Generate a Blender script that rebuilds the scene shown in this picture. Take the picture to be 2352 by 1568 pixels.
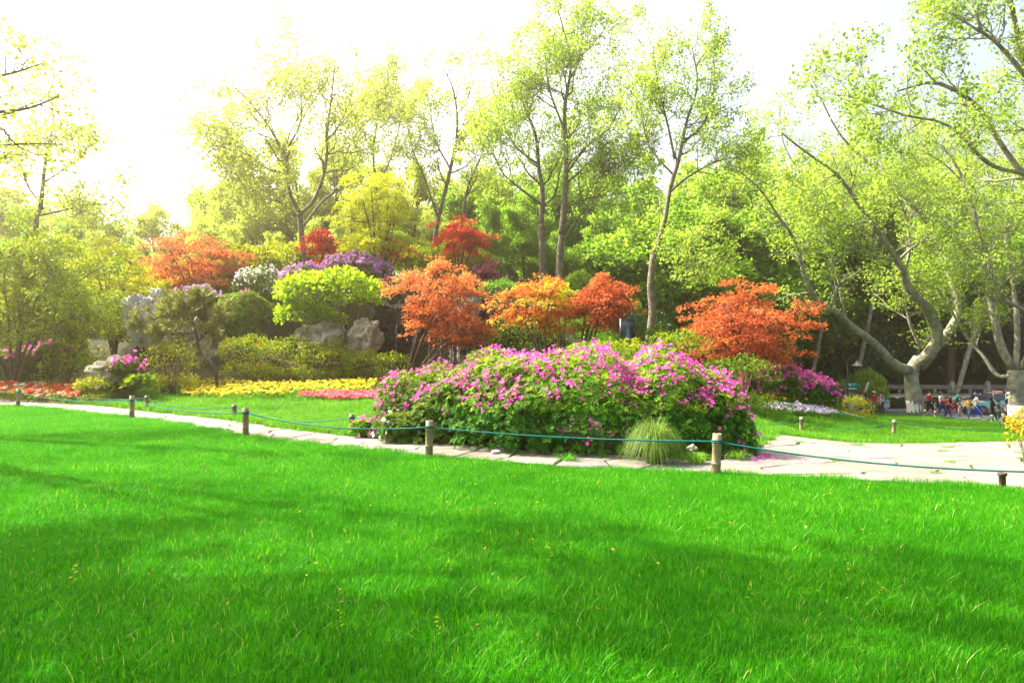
import bpy, math, random
import numpy as np
from mathutils import Vector, Matrix, noise as mnoise

for o in list(bpy.data.objects):
    bpy.data.objects.remove(o)
SC = bpy.context.scene
COL = SC.collection
rng = np.random.default_rng(11)
random.seed(5)
R = math.radians

# ------------------------------------------------------------------ camera, sky, sun, exposure
EYE = 1.52
PITCH = R(1.28)
cam = bpy.data.objects.new("camera", bpy.data.cameras.new("camera"))
COL.objects.link(cam)
cam.location = (0, 0, EYE)
cam.rotation_euler = (R(90) + PITCH, 0, 0)
cam.data.lens = 24
cam.data.sensor_width = 36
cam.data.clip_end = 2000
SC.camera = cam

SUN_AZ, SUN_EL = R(-64), R(48)          # azimuth measured from the view direction, to the left
world = bpy.data.worlds.new("World")
SC.world = world
world.use_nodes = True
wn, wl = world.node_tree.nodes, world.node_tree.links
sky = wn.new("ShaderNodeTexSky")
sky.sky_type = 'NISHITA'
sky.sun_disc = False
sky.sun_elevation = SUN_EL
sky.sun_rotation = SUN_AZ
sky.air_density = 0.85
sky.dust_density = 10.0
sky.ozone_density = 0.6
bg = wn["Background"]
bg.inputs[1].default_value = 0.15
wl.new(sky.outputs[0], bg.inputs[0])

sun = bpy.data.objects.new("sun", bpy.data.lights.new("sun", 'SUN'))
COL.objects.link(sun)
sun.data.energy = 4.3
sun.data.angle = R(0.6)
sun.data.color = (1.0, 0.94, 0.82)
sd = Vector((math.sin(SUN_AZ) * math.cos(SUN_EL), math.cos(SUN_AZ) * math.cos(SUN_EL), math.sin(SUN_EL)))
sun.rotation_euler = sd.to_track_quat('Z', 'Y').to_euler()
sun.location = sd * 60

SC.view_settings.view_transform = 'Standard'
SC.view_settings.look = 'None'
SC.view_settings.exposure = 2.0
SC.view_settings.gamma = 1
SC.view_settings.use_curve_mapping = False
SC.cycles.use_denoising = True
SC.cycles.max_bounces = 6
SC.cycles.diffuse_bounces = 2
SC.cycles.glossy_bounces = 2
SC.cycles.transmission_bounces = 5
SC.cycles.volume_bounces = 0
SC.cycles.transparent_max_bounces = 6
SC.cycles.sample_clamp_indirect = 6
SC.cycles.use_light_tree = False
SC.cycles.use_adaptive_sampling = True
SC.cycles.adaptive_threshold = 0.03

HAZE_D, HAZE_G = 0.0018, 0.8
# ------------------------------------------------------------------ helpers
def P(px, py, d):
    """a point of the place at forward distance d, from its direction (2352 x 1568 frame)"""
    x = (px - 1176) / 1568
    u = (784 - py) / 1568
    cy, sy = math.cos(PITCH), math.sin(PITCH)
    v = np.array([x, cy - u * sy, sy + u * cy])
    v = v * (d / v[1])
    v[2] += EYE
    return v

def X(px, d):
    return (px - 1176) / 1568 * d

def unit(a):
    return a / (np.linalg.norm(a, axis=-1, keepdims=True) + 1e-9)

def rnd(n, k=3):
    return rng.normal(size=(n, k))

def tag(o, label=None, cat=None, group=None, kind=None):
    if label: o["label"] = label
    if cat: o["category"] = cat
    if group: o["group"] = group
    if kind: o["kind"] = kind
    return o

def mesh_np(name, V, polys, mats, smooth=False, var=None, mi=None):
    V = np.asarray(V, dtype=np.float32).reshape(-1, 3)
    polys = [np.asarray(p, dtype=np.int32) for p in polys if len(p)]
    me = bpy.data.meshes.new(name)
    me.vertices.add(len(V))
    me.vertices.foreach_set("co", V.ravel())
    loops = np.concatenate([p.ravel() for p in polys])
    tot = np.concatenate([np.full(len(p), p.shape[1], dtype=np.int32) for p in polys])
    start = np.concatenate([[0], np.cumsum(tot)[:-1]]).astype(np.int32)
    me.loops.add(len(loops))
    me.loops.foreach_set("vertex_index", loops)
    me.polygons.add(len(tot))
    me.polygons.foreach_set("loop_start", start)
    if smooth:
        me.polygons.foreach_set("use_smooth", np.ones(len(tot), dtype=bool))
    for m in (mats if isinstance(mats, (list, tuple)) else [mats]):
        me.materials.append(m)
    if mi is not None:
        me.polygons.foreach_set("material_index", np.asarray(mi, dtype=np.int32))
    if var is not None:
        a = me.attributes.new("var", 'FLOAT', 'POINT')
        a.data.foreach_set("value", np.asarray(var, dtype=np.float32).ravel())
    me.update(calc_edges=True)
    return me

def obj(name, me, parent=None, loc=None):
    o = bpy.data.objects.new(name, me)
    COL.objects.link(o)
    if parent is not None:
        o.parent = parent
    if loc is not None:
        o.location = loc
    return o

def empty(name, loc, rz=0.0):
    o = bpy.data.objects.new(name, None)
    COL.objects.link(o)
    o.location = loc
    o.rotation_euler = (0, 0, rz)
    o.empty_display_size = 0.2
    return o

def thing(name, loc, label, cat, group=None, rz=0.0):
    return tag(empty(name, loc, rz), label, cat, group)

def copy_tree(o, parent=None):
    c = o.copy()
    COL.objects.link(c)
    c.parent = parent
    for ch in list(o.children):
        copy_tree(ch, c)
    return c

class MB:
    """collects vertices and faces, builds ONE mesh"""
    def __init__(s):
        s.V, s.F, s.n, s.var, s.mi = [], {}, 0, [], {}
    def add(s, V, *polys, var=0.5, mi=0):
        V = np.asarray(V, dtype=np.float64).reshape(-1, 3)
        for p in polys:
            p = np.asarray(p)
            if len(p) == 0: continue
            s.F.setdefault(p.shape[1], []).append(p + s.n)
            s.mi.setdefault(p.shape[1], []).append(np.full(len(p), mi))
        s.V.append(V)
        s.var.append(np.broadcast_to(np.asarray(var, dtype=np.float64).ravel(), (len(V),)) if np.size(var) in (1, len(V)) else np.repeat(var, len(V) // len(var)))
        s.n += len(V)
        return s
    def box(s, c, size, rz=0.0, mi=0, var=0.5):
        c = np.asarray(c, float); h = np.asarray(size, float) / 2
        v = np.array([[x, y, z] for z in (-1, 1) for y in (-1, 1) for x in (-1, 1)], float) * h
        ca, sa = math.cos(rz), math.sin(rz)
        v = v @ np.array([[ca, sa, 0], [-sa, ca, 0], [0, 0, 1]])
        f = [[0, 2, 3, 1], [4, 5, 7, 6], [0, 1, 5, 4], [2, 6, 7, 3], [0, 4, 6, 2], [1, 3, 7, 5]]
        return s.add(v + c, f, mi=mi, var=var)
    def mesh(s, name, mats, smooth=False, base=None):
        V = np.concatenate(s.V)
        if base is not None:
            V = V - np.asarray(base)
        ks = list(s.F)
        return mesh_np(name, V, [np.concatenate(s.F[k]) for k in ks], mats, smooth, np.concatenate(s.var),
                       np.concatenate([np.concatenate(s.mi[k]) for k in ks]))
    def build(s, name, mats, parent=None, smooth=False, base=None, loc=None):
        if base is None and parent is not None and loc is None:
            base = np.array(parent.location)
        return obj(name, s.mesh(name, mats, smooth, base), parent, loc)

def tubes(Pt, Rad, S=6, caps=True):
    """Pt (N,K,3), Rad (N,K) -> verts, quads, caps"""
    Pt = np.asarray(Pt, float); Rad = np.asarray(Rad, float)
    N, K, _ = Pt.shape
    T = np.gradient(Pt, axis=1)
    T = unit(T)
    chord = np.abs(unit(Pt[:, -1] - Pt[:, 0]))
    ax = np.eye(3)[np.argmin(chord, axis=1)][:, None, :]
    U = unit(np.cross(T, np.broadcast_to(ax, T.shape)))
    W = np.cross(T, U)
    th = np.arange(S) * 2 * math.pi / S
    ring = U[:, :, None, :] * np.cos(th)[None, None, :, None] + W[:, :, None, :] * np.sin(th)[None, None, :, None]
    V = Pt[:, :, None, :] + ring * Rad[:, :, None, None]
    base = (np.arange(N) * K * S)[:, None, None]
    k = np.arange(K - 1)[None, :, None] * S
    j = np.arange(S)[None, None, :]
    j2 = (j + 1) % S
    q = np.stack([base + k + j, base + k + j2, base + k + S + j2, base + k + S + j], axis=-1).reshape(-1, 4)
    V = V.reshape(-1, 3)
    if not caps:
        return V, q, np.zeros((0, S), int)
    bb = np.arange(N) * K * S
    c0 = bb[:, None] + np.arange(S)[None, ::-1]
    c1 = bb[:, None] + (K - 1) * S + np.arange(S)[None, :]
    return V, q, np.concatenate([c0, c1])

def resample(pts, K):
    """Catmull-Rom through pts, K points evenly along it"""
    p = np.asarray(pts, float)
    if len(p) == 2:
        t = np.linspace(0, 1, K)[:, None]
        return p[0] * (1 - t) + p[1] * t
    q = np.vstack([2 * p[0] - p[1], p, 2 * p[-1] - p[-2]])
    out = []
    for i in range(1, len(q) - 2):
        t = np.linspace(0, 1, 12, endpoint=False)[:, None]
        a, b, c, d = q[i - 1], q[i], q[i + 1], q[i + 2]
        out.append(0.5 * ((2 * b) + (-a + c) * t + (2 * a - 5 * b + 4 * c - d) * t ** 2 + (-a + 3 * b - 3 * c + d) * t ** 3))
    out.append(p[-1:])
    o = np.concatenate(out)
    L = np.concatenate([[0], np.cumsum(np.linalg.norm(np.diff(o, axis=0), axis=1))])
    s = np.linspace(0, L[-1], K)
    return np.stack([np.interp(s, L, o[:, i]) for i in range(3)], axis=1)

# ------------------------------------------------------------------ materials
MATS = {}
def nodes_of(m):
    m.use_nodes = True
    nt = m.node_tree
    for n in list(nt.nodes): nt.nodes.remove(n)
    return nt, nt.nodes.new("ShaderNodeOutputMaterial")

def ramp(nt, stops, fac=None):
    r = nt.nodes.new("ShaderNodeValToRGB")
    e = r.color_ramp.elements
    while len(e) < len(stops): e.new(0.5)
    for i, (p, c) in enumerate(stops):
        e[i].position = p; e[i].color = (*c, 1)
    if fac is not None: nt.links.new(fac, r.inputs[0])
    return r.outputs[0]

def leaf_mat(name, stops, trans=0.45, tcol=(1.25, 1.35, 0.6), rough=0.55, spec=0.15, noise=0.0):
    """leaf: thin sheet that lets light through; 'var' picks the leaf's own colour"""
    m = bpy.data.materials.new(name)
    nt, out = nodes_of(m)
    at = nt.nodes.new("ShaderNodeAttribute"); at.attribute_name = "var"
    fac = at.outputs["Fac"]
    if noise:
        geo = nt.nodes.new("ShaderNodeNewGeometry")
        nz = nt.nodes.new("ShaderNodeTexNoise"); nz.inputs["Scale"].default_value = 0.7; nz.inputs["Detail"].default_value = 5; nz.inputs["Roughness"].default_value = .6
        nt.links.new(geo.outputs["Position"], nz.inputs["Vector"])
        ma = nt.nodes.new("ShaderNodeMath"); ma.operation = 'MULTIPLY_ADD'
        ma.inputs[1].default_value = noise; 
        nt.links.new(nz.outputs["Fac"], ma.inputs[0])
        ad = nt.nodes.new("ShaderNodeMath"); ad.operation = 'ADD'; ad.use_clamp = True
        ma.inputs[2].default_value = -noise * 0.5
        nt.links.new(ma.outputs[0], ad.inputs[0]); nt.links.new(fac, ad.inputs[1])
        fac = ad.outputs[0]
    col = ramp(nt, stops, fac)
    pb = nt.nodes.new("ShaderNodeBsdfPrincipled")
    pb.inputs["Roughness"].default_value = rough
    pb.inputs["Specular IOR Level"].default_value = spec
    nt.links.new(col, pb.inputs["Base Color"])
    tr = nt.nodes.new("ShaderNodeBsdfTranslucent")
    mul = nt.nodes.new("ShaderNodeVectorMath"); mul.operation = 'MULTIPLY'
    mul.inputs[1].default_value = tcol
    nt.links.new(col, mul.inputs[0]); nt.links.new(mul.outputs[0], tr.inputs["Color"])
    mx = nt.nodes.new("ShaderNodeMixShader"); mx.inputs[0].default_value = trans
    nt.links.new(pb.outputs[0], mx.inputs[1]); nt.links.new(tr.outputs[0], mx.inputs[2])
    nt.links.new(mx.outputs[0], out.inputs[0])
    MATS[name] = m
    return m

def solid(name, col, rough=0.6, spec=0.4, metal=0.0, noise=None, bump=0.0, scale=8.0):
    """noise: (second colour, scale) mottling"""
    m = bpy.data.materials.new(name)
    nt, out = nodes_of(m)
    pb = nt.nodes.new("ShaderNodeBsdfPrincipled")
    pb.inputs["Roughness"].default_value = rough
    pb.inputs["Specular IOR Level"].default_value = spec
    pb.inputs["Metallic"].default_value = metal
    pb.inputs["Base Color"].default_value = (*col, 1)
    geo = nt.nodes.new("ShaderNodeNewGeometry")
    if noise:
        nz = nt.nodes.new("ShaderNodeTexNoise"); nz.inputs["Scale"].default_value = noise[1]; nz.inputs["Detail"].default_value = 6
        nz.inputs["Roughness"].default_value = 0.65
        nt.links.new(geo.outputs["Position"], nz.inputs["Vector"])
        c = ramp(nt, [(0.35, col), (0.65, noise[0])], nz.outputs["Fac"])
        nt.links.new(c, pb.inputs["Base Color"])
    if bump:
        nb = nt.nodes.new("ShaderNodeTexNoise"); nb.inputs["Scale"].default_value = scale; nb.inputs["Detail"].default_value = 8
        nt.links.new(geo.outputs["Position"], nb.inputs["Vector"])
        bp = nt.nodes.new("ShaderNodeBump"); bp.inputs["Strength"].default_value = bump; bp.inputs["Distance"].default_value = 0.05
        nt.links.new(nb.outputs["Fac"], bp.inputs["Height"]); nt.links.new(bp.outputs[0], pb.inputs["Normal"])
    nt.links.new(pb.outputs[0], out.inputs[0])
    MATS[name] = m
    return m

# leaves
L_PLANE = leaf_mat("plane_leaf", [(0, (.12, .20, .03)), (.5, (.22, .32, .05)), (1, (.36, .44, .10))], .5, (1.5, 1.6, .6), noise=.5)
L_PLANE_Y = leaf_mat("plane_leaf_golden", [(0, (.18, .24, .05)), (.5, (.31, .39, .09)), (1, (.44, .50, .15))], .5, (1.5, 1.5, .6), noise=.4)
L_WOOD = leaf_mat("wood_leaf", [(0, (.07, .16, .018)), (.45, (.18, .30, .035)), (1, (.34, .43, .08))], .5, (1.4, 1.6, .6), noise=.7)
L_DARK = leaf_mat("evergreen_leaf", [(0, (.010, .045, .010)), (.6, (.025, .09, .018)), (1, (.08, .18, .03))], .3, (1.2, 1.5, .5), .35, .5)
L_MAPLE = leaf_mat("orange_maple_leaf", [(0, (.22, .04, .022)), (.35, (.38, .085, .035)), (.65, (.5, .15, .05)), (.9, (.56, .23, .07)), (1, (.42, .29, .06))], .55, (1.3, 1.2, .8))
L_MAPLE_R = leaf_mat("red_maple_leaf", [(0, (.38, .02, .02)), (.6, (.52, .05, .03)), (1, (.56, .12, .05))], .55, (1.3, 1.1, .9))
L_MAPLE_MIX = leaf_mat("mixed_maple_leaf", [(0, (.4, .07, .025)), (.45, (.5, .14, .035)), (.6, (.34, .32, .03)), (1, (.25, .38, .03))], .55, (1.3, 1.2, .8))
L_MAPLE_P = leaf_mat("purple_maple_leaf", [(0, (.08, .012, .03)), (.6, (.15, .025, .06)), (1, (.25, .06, .1))], .3, (1.2, 1, 1))
L_LIME = leaf_mat("lime_leaf", [(0, (.26, .29, .01)), (.5, (.42, .45, .012)), (1, (.54, .55, .03))], .45, (1.3, 1.35, .5))
L_FRESH = leaf_mat("fresh_green_leaf", [(0, (.15, .26, .01)), (.5, (.26, .39, .014)), (1, (.40, .50, .035))], .45, (1.3, 1.35, .5))
L_YEL = leaf_mat("yellow_green_leaf", [(0, (.09, .15, .004)), (.5, (.22, .28, .007)), (1, (.42, .42, .015))], .4, (1.3, 1.3, .5))
L_NAND = leaf_mat("nandina_leaf", [(0, (.09, .16, .005)), (.6, (.21, .29, .01)), (.9, (.37, .35, .02)), (1, (.45, .22, .02))], .4, (1.3, 1.3, .5))
L_CAM = leaf_mat("camellia_leaf", [(0, (.05, .11, .004)), (.5, (.15, .25, .008)), (.95, (.36, .41, .018)), (1, (.55, .4, .02))], .35, (1.3, 1.3, .5), .5, .2)
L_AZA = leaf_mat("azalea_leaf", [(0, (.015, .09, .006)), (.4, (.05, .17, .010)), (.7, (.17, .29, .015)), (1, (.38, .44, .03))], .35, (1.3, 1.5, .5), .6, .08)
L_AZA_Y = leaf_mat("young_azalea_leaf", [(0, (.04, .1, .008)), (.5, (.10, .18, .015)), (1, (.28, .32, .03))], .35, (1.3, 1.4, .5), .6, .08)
L_PINE = leaf_mat("pine_needle", [(0, (.16, .2, .04)), (1, (.36, .38, .12))], .25, (1.2, 1.2, .7))
L_SEDGE = leaf_mat("sedge_blade", [(0, (.04, .12, .01)), (.6, (.12, .23, .03)), (1, (.27, .33, .08))], .35, (1.2, 1.2, .6))
L_GOLD = leaf_mat("golden_shrub_leaf", [(0, (.14, .17, .01)), (.5, (.42, .33, .015)), (.85, (.62, .4, .03)), (1, (.6, .22, .03))], .4, (1.2, 1.2, .5))
L_GRASS = leaf_mat("lawn_blade", [(0, (.012, .115, .001)), (.35, (.026, .20, .0015)), (.65, (.055, .285, .002)), (.88, (.11, .36, .004)), (.96, (.26, .45, .03)), (1, (.5, .53, .18))], .42, (1.3, 1.4, .3), .55, .1, noise=.55)
L_GRASS2 = leaf_mat("bank_blade", [(0, (.03, .15, .003)), (.5, (.075, .25, .006)), (.85, (.18, .34, .02)), (1, (.46, .5, .16))], .42, (1.3, 1.4, .3), .55, .15, noise=.5)
F_PINK = leaf_mat("azalea_petal", [(0, (.58, .02, .30)), (.5, (.72, .07, .43)), (.85, (.8, .16, .54)), (1, (.84, .34, .64))], .4, (1.1, 1, 1.1), .6, .2)
F_LILAC = leaf_mat("lilac_petal", [(0, (.5, .12, .5)), (1, (.72, .42, .72))], .4, (1, 1, 1), .6, .2)
F_WHITE = leaf_mat("white_petal", [(0, (.7, .68, .66)), (1, (.82, .8, .8))], .35, (1, 1, 1), .6, .2)
F_YELLOW = leaf_mat("marigold_petal", [(0, (.66, .46, .01)), (1, (.78, .68, .02))], .3, (1, 1, .8), .6, .2)
F_ZINNIA = leaf_mat("zinnia_petal", [(0, (.5, .012, .012)), (.45, (.6, .03, .015)), (.6, (.62, .14, .01)), (.85, (.68, .42, .015)), (1, (.75, .7, .6))], .3, (1, 1, .8), .6, .2)
F_BEGONIA = leaf_mat("begonia_petal", [(0, (.45, .03, .05)), (.7, (.6, .08, .12)), (1, (.66, .22, .22))], .3, (1, 1, 1), .6, .2)
F_PHLOX = leaf_mat("phlox_petal", [(0, (.55, .42, .66)), (1, (.8, .76, .82))], .3, (1, 1, 1), .6, .2)
# wood, stone
BARK = solid("plane_bark", (.085, .075, .05), .85, .2, noise=((.21, .195, .14), 5.0), bump=.9, scale=18)
BARK_D = solid("dark_bark", (.06, .045, .03), .9, .2, noise=((.13, .10, .07), 9.0), bump=.5, scale=30)
BARK_G = solid("olive_bark", (.14, .135, .09), .85, .2, noise=((.37, .36, .27), 3.4), bump=.9, scale=9)
STEM = solid("brown_stem", (.14, .08, .045), .85, .2, noise=((.24, .15, .09), 20))
LIME_WASH = solid("limewash", (.62, .62, .60), .9, .2, noise=((.74, .74, .72), 6), bump=.2, scale=20)
ROCK = solid("pale_limestone", (.32, .30, .26), .9, .2, noise=((.55, .52, .46), 2.5), bump=.7, scale=7)
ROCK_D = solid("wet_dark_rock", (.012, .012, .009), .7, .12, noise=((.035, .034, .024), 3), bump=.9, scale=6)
ROCK_M = solid("mossy_rock", (.2, .185, .12), .9, .2, noise=((.4, .37, .28), 2.5), bump=.7, scale=7)
BAMBOO = solid("dry_bamboo", (.32, .25, .14), .6, .3, noise=((.22, .165, .095), 14), bump=.15, scale=40)
BAMBOO_D = solid("bamboo_ring", (.2, .15, .08), .7, .3)
BAMBOO_IN = solid("bamboo_hollow", (.07, .05, .03), .9, .1)
ROPE = solid("teal_rope", (.004, .085, .075), .8, .15, noise=((.01, .15, .13), 120))
STUB = solid("rusty_iron", (.05, .035, .03), .8, .3, noise=((.10, .07, .05), 30), bump=.4, scale=60)

# ------------------------------------------------------------------ terrain
CTRL = [(x, y, 0) for x in (-16, -8, 0, 8, 16) for y in (-8, -2, 4)] + [
    (5.4, 7.6, 0), (2.59, 8.73, 0), (-1.25, 10.32, 0), (-5.12, 13.17, 0), (-9.39, 16.9, 0), (-14.85, 20.55, 0), (-22, 22, 0),
    (-3.18, 13.54, 0), (-6.85, 16.9, 0), (-10.4, 19.4, 0), (-15.2, 21.9, .05), (-14, 10, .02), (-20, 14, .05),
    (1.5, 10.2, 0), (3.4, 10.6, -.02), (2, 13, .03), (5, 10.2, -.1), (8, 12, -.27), (8, 16, -.53), (14, 12, -.3), (14, 18, -.72), (5.6, 14, -.22),
    (6.6, 17, -.4), (8.0, 19, -.61), (10.6, 19, -.67), (20, 12, -.5), (22, 20, -1.0), (30, 14, -.8),
    (7.6, 23, .2), (9.8, 23.5, -.05), (8, 21, -.2), (11, 24, -.6), (13, 26, -.95), (18, 25, -1.2), (12, 34, -1.5), (17, 36, -1.7), (22, 34, -1.75), (22.5, 40, -1.95), (20, 30, -1.45),
    (26, 29, -1.7), (34, 30, -2.0),
    (-8, 22, .24), (-4.6, 21.5, .2), (-11, 27, .64), (-5, 27, .7), (-1, 24, .7), (2, 20, .45), (4.5, 20, .3), (4, 26, 1.0), (7, 30, 1.0), (11, 30, -.2),
    (-8, 29.3, 1.0), (-3, 28.6, 1.1), (-8, 32.5, 4.0), (-3, 32.5, 3.9), (1.5, 32, 3.4), (5.5, 34, 2.0), (-12, 32, 3.4), (-16, 26, .5), (-15, 31, 2.0), (-22, 30, 1.5),
    (-11.5, 38, 6.0), (2.2, 37, 5.0), (-4, 40, 6.0), (8, 40, 1.0), (-22, 40, 4.0), (-32, 34, 2.5), (-36, 50, 5),
    (-11, 55, 7.5), (3, 52, 6.0), (12, 52, 0), (-30, 70, 7), (0, 75, 10), (20, 62, 0.5), (30, 75, 7), (45, 60, 2), (60, 75, 8), (15, 80, 9), (-60, 60, 6), (-60, 20, 2), (50, 20, -1.2), (0, 100, 12), (40, 100, 12), (-40, 100, 9), (80, 100, 12), (80, 50, 2), (-80, 100, 9), (-80, 0, 0), (80, 0, -1)]
_c = np.array(CTRL, float)
def _tps(r2):
    return np.where(r2 > 1e-12, .5 * r2 * np.log(np.maximum(r2, 1e-12)), 0)
_n = len(_c)
_A = np.zeros((_n + 3, _n + 3))
_r2 = ((_c[:, None, :2] - _c[None, :, :2]) ** 2).sum(-1)
_A[:_n, :_n] = _tps(_r2) + np.eye(_n) * .4
_A[:_n, _n] = 1; _A[:_n, _n + 1:] = _c[:, :2]
_A[_n, :_n] = 1; _A[_n + 1:, :_n] = _c[:, :2].T
_w = np.linalg.solve(_A, np.concatenate([_c[:, 2], np.zeros(3)]))
ROAD_Z = -2.4
ROAD_EDGE = [(8, 46), (14, 44.5), (18.5, 42), (23, 39.5), (27, 34.5), (34, 28), (60, 14)]
def road_near(x):
    return np.interp(x, [p[0] for p in ROAD_EDGE], [p[1] for p in ROAD_EDGE])
def sstep(a, b, x):
    t = np.clip((x - a) / (b - a), 0, 1)
    return t * t * (3 - 2 * t)
def H(x, y):
    x = np.asarray(x, float); y = np.asarray(y, float)
    sh = np.broadcast(x, y).shape
    xx = np.clip(np.broadcast_to(x, sh).ravel(), -80, 80); yy = np.clip(np.broadcast_to(y, sh).ravel(), -10, 100)
    out = np.empty(len(xx))
    for s in range(0, len(xx), 20000):
        a, b = xx[s:s + 20000], yy[s:s + 20000]
        r2 = (a[:, None] - _c[None, :, 0]) ** 2 + (b[:, None] - _c[None, :, 1]) ** 2
        out[s:s + 20000] = _tps(r2) @ _w[:_n] + _w[_n] + _w[_n + 1] * a + _w[_n + 2] * b
    # near lawn stays level, with faint swells
    k = sstep(9.0, 5.5, yy)
    out = out * (1 - k * .8)
    out = out + .03 * np.sin(xx * .7 + 1) * np.sin(yy * .6)
    # the road is a level cut
    m = sstep(7.0, 10.0, xx) * sstep(-2.2, .2, yy - road_near(xx)) * sstep(54.5, 52.0, yy)
    out = out * (1 - m) + (ROAD_Z - .12) * m
    return out.reshape(sh) if sh else float(out[0])
def HZ(x, y):
    return float(H(np.array([x]), np.array([y]))[0])

def axis(a, b, near0, near1, fine, coarse):
    v = [near0]
    while v[-1] < near1: v.append(v[-1] + fine)
    s = fine
    while v[-1] < b:
        s = min(s * 1.15, coarse); v.append(v[-1] + s)
    s = fine
    while v[0] > a:
        s = min(s * 1.15, coarse); v.insert(0, v[0] - s)
    return np.array(v)
gx = axis(-420, 420, -22, 32, .5, 40)
gy = axis(-60, 640, 0, 56, .5, 40)
GX, GY = np.meshgrid(gx, gy)
GZ = H(GX, GY)
nx, ny = len(gx), len(gy)
ii = (np.arange(ny - 1)[:, None] * nx + np.arange(nx - 1)[None, :]).ravel()
gq = np.stack([ii, ii + 1, ii + nx + 1, ii + nx], axis=1)
GROUND = solid("ground_soil", (.018, .028, .008), .95, .1, noise=((.03, .026, .012), 1.7), bump=.5, scale=9)
g = obj("ground", mesh_np("ground", np.stack([GX, GY, GZ], -1).reshape(-1, 3), [gq], GROUND, True))
tag(g, "sloping park ground of soil under lawns and shrubs", None, None, "structure")

# ------------------------------------------------------------------ stone paving, slab by slab
PAVE_BED = solid("paving_joint", (.03, .025, .016), .95, .1, noise=((.035, .045, .015), 3), bump=.4, scale=30)
SLABS = [solid("paving_stone_%s" % n, c, .85, .25, noise=(c2, 2.1), bump=.5, scale=9) for n, c, c2 in (
    ("pale", (.185, .168, .146), (.135, .121, .102)), ("buff", (.17, .15, .124), (.122, .107, .086)), ("grey", (.158, .149, .138), (.115, .108, .098)), ("worn", (.2, .184, .162), (.145, .13, .11)))]

def clip_half(poly, p, n):
    out = []
    for i in range(len(poly)):
        a, b = poly[i], poly[(i + 1) % len(poly)]
        da, db = np.dot(a - p, n), np.dot(b - p, n)
        if da <= 0: out.append(a)
        if da * db < 0: out.append(a + (b - a) * da / (da - db))
    return out
def voronoi(sites, region, gap):
    cells = []
    S = np.array(sites)
    for i, s in enumerate(S):
        poly = [np.array(p, float) for p in region]
        dd = ((S - s) ** 2).sum(1)
        for j in np.argsort(dd)[1:26]:
            m = (s + S[j]) / 2; n = S[j] - s; n = n / np.linalg.norm(n)
            poly = clip_half(poly, m - n * gap / 2, n)
            if len(poly) < 3: break
        if len(poly) >= 3: cells.append(poly)
    return cells
def inside(p, poly):
    c = False
    for i in range(len(poly)):
        a, b = poly[i], poly[i - 1]
        if (a[1] > p[1]) != (b[1] > p[1]) and p[0] < (b[0] - a[0]) * (p[1] - a[1]) / (b[1] - a[1]) + a[0]: c = not c
    return c
def jitter_sites(x0, x1, y0, y1, sx, sy, jit, keep=None):
    out = []
    r = 0
    y = y0
    while y < y1:
        x = x0 + (r % 2) * sx / 2
        while x < x1:
            p = (x + random.uniform(-jit, jit) * sx, y + random.uniform(-jit, jit) * sy)
            if keep is None or keep(p): out.append(p)
            x += sx
        y += sy; r += 1
    return out
def slab(parent, poly3, th, mat, rough=True):
    """poly3: list of (x,y,z top); irregular stone with chamfered, wavy edge"""
    pts = []
    for i in range(len(poly3)):
        a, b = np.array(poly3[i]), np.array(poly3[(i + 1) % len(poly3)])
        L = np.linalg.norm(b - a)
        k = max(1, int(L / .28)) if rough else 1
        for t in range(k):
            q = a + (b - a) * t / k
            if t: q[:2] += np.random.default_rng(int(abs(q[0] * 977 + q[1] * 313) * 10)).normal(0, .012, 2)
            pts.append(q)
    c = np.mean(pts, axis=0)
    top = np.array([q + (c - q) * (.018 / (np.linalg.norm(c - q) + .01)) for q in pts])
    rim = np.array(pts) - [0, 0, .008]
    bot = rim - [0, 0, th]
    n = len(pts)
    V = np.concatenate([top, rim, bot]) - c
    i = np.arange(n); j = (i + 1) % n
    me = bpy.data.meshes.new("paving_stone")
    me.from_pydata(V.tolist(), [], [i.tolist()] + np.stack([n + i, n + j, j, i], 1).tolist() + np.stack([2 * n + i, 2 * n + j, n + j, n + i], 1).tolist())
    me.materials.append(mat)
    return obj("paving_stone", me, parent, c)

def sheet(name, poly, dz, mat, step=.6):
    """a thin bed following the ground inside poly"""
    xs = [p[0] for p in poly]; ys = [p[1] for p in poly]
    ax = np.arange(min(xs), max(xs) + step, step); ay = np.arange(min(ys), max(ys) + step, step)
    V, F, idx = [], [], {}
    def vid(i, j):
        if (i, j) not in idx:
            idx[(i, j)] = len(V); V.append((ax[i], ay[j]))
        return idx[(i, j)]
    for i in range(len(ax) - 1):
        for j in range(len(ay) - 1):
            if inside((ax[i] + step / 2, ay[j] + step / 2), poly):
                F.append([vid(i, j), vid(i + 1, j), vid(i + 1, j + 1), vid(i, j + 1)])
    V = np.array(V); z = H(V[:, 0], V[:, 1]) + dz
    return obj(name, mesh_np(name, np.column_stack([V, z]), [np.array(F)], mat, True))

PLAZA = [(2.45, 9.08), (12.4, 4.62), (22, 9), (22, 18.2), (14, 17.7), (9, 17.4), (6.2, 16.2), (3.3, 10.4)]
plaza = sheet("plaza_pavement", PLAZA, .006, PAVE_BED)
tag(plaza, "pale irregular stone paving of the open plaza", None, None, "structure")
sites = jitter_sites(2, 22.5, 4.2, 18.6, 1.15, .85, .42, lambda p: inside(p, PLAZA))
for poly in voronoi(sites, PLAZA, .042):
    c = np.mean(poly, axis=0)
    if c[0] > .80 * c[1] + 2.2: continue                      # beyond the right edge of the view
    poly = [p for k, p in enumerate(poly) if np.linalg.norm(p - poly[k - 1]) > .03]
    if len(poly) < 3: continue
    z = H(np.array([p[0] for p in poly]), np.array([p[1] for p in poly])) + .022 + random.uniform(0, .006)
    slab(plaza, [(p[0], p[1], zz) for p, zz in zip(poly, z)], .03, random.choice(SLABS))

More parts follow.
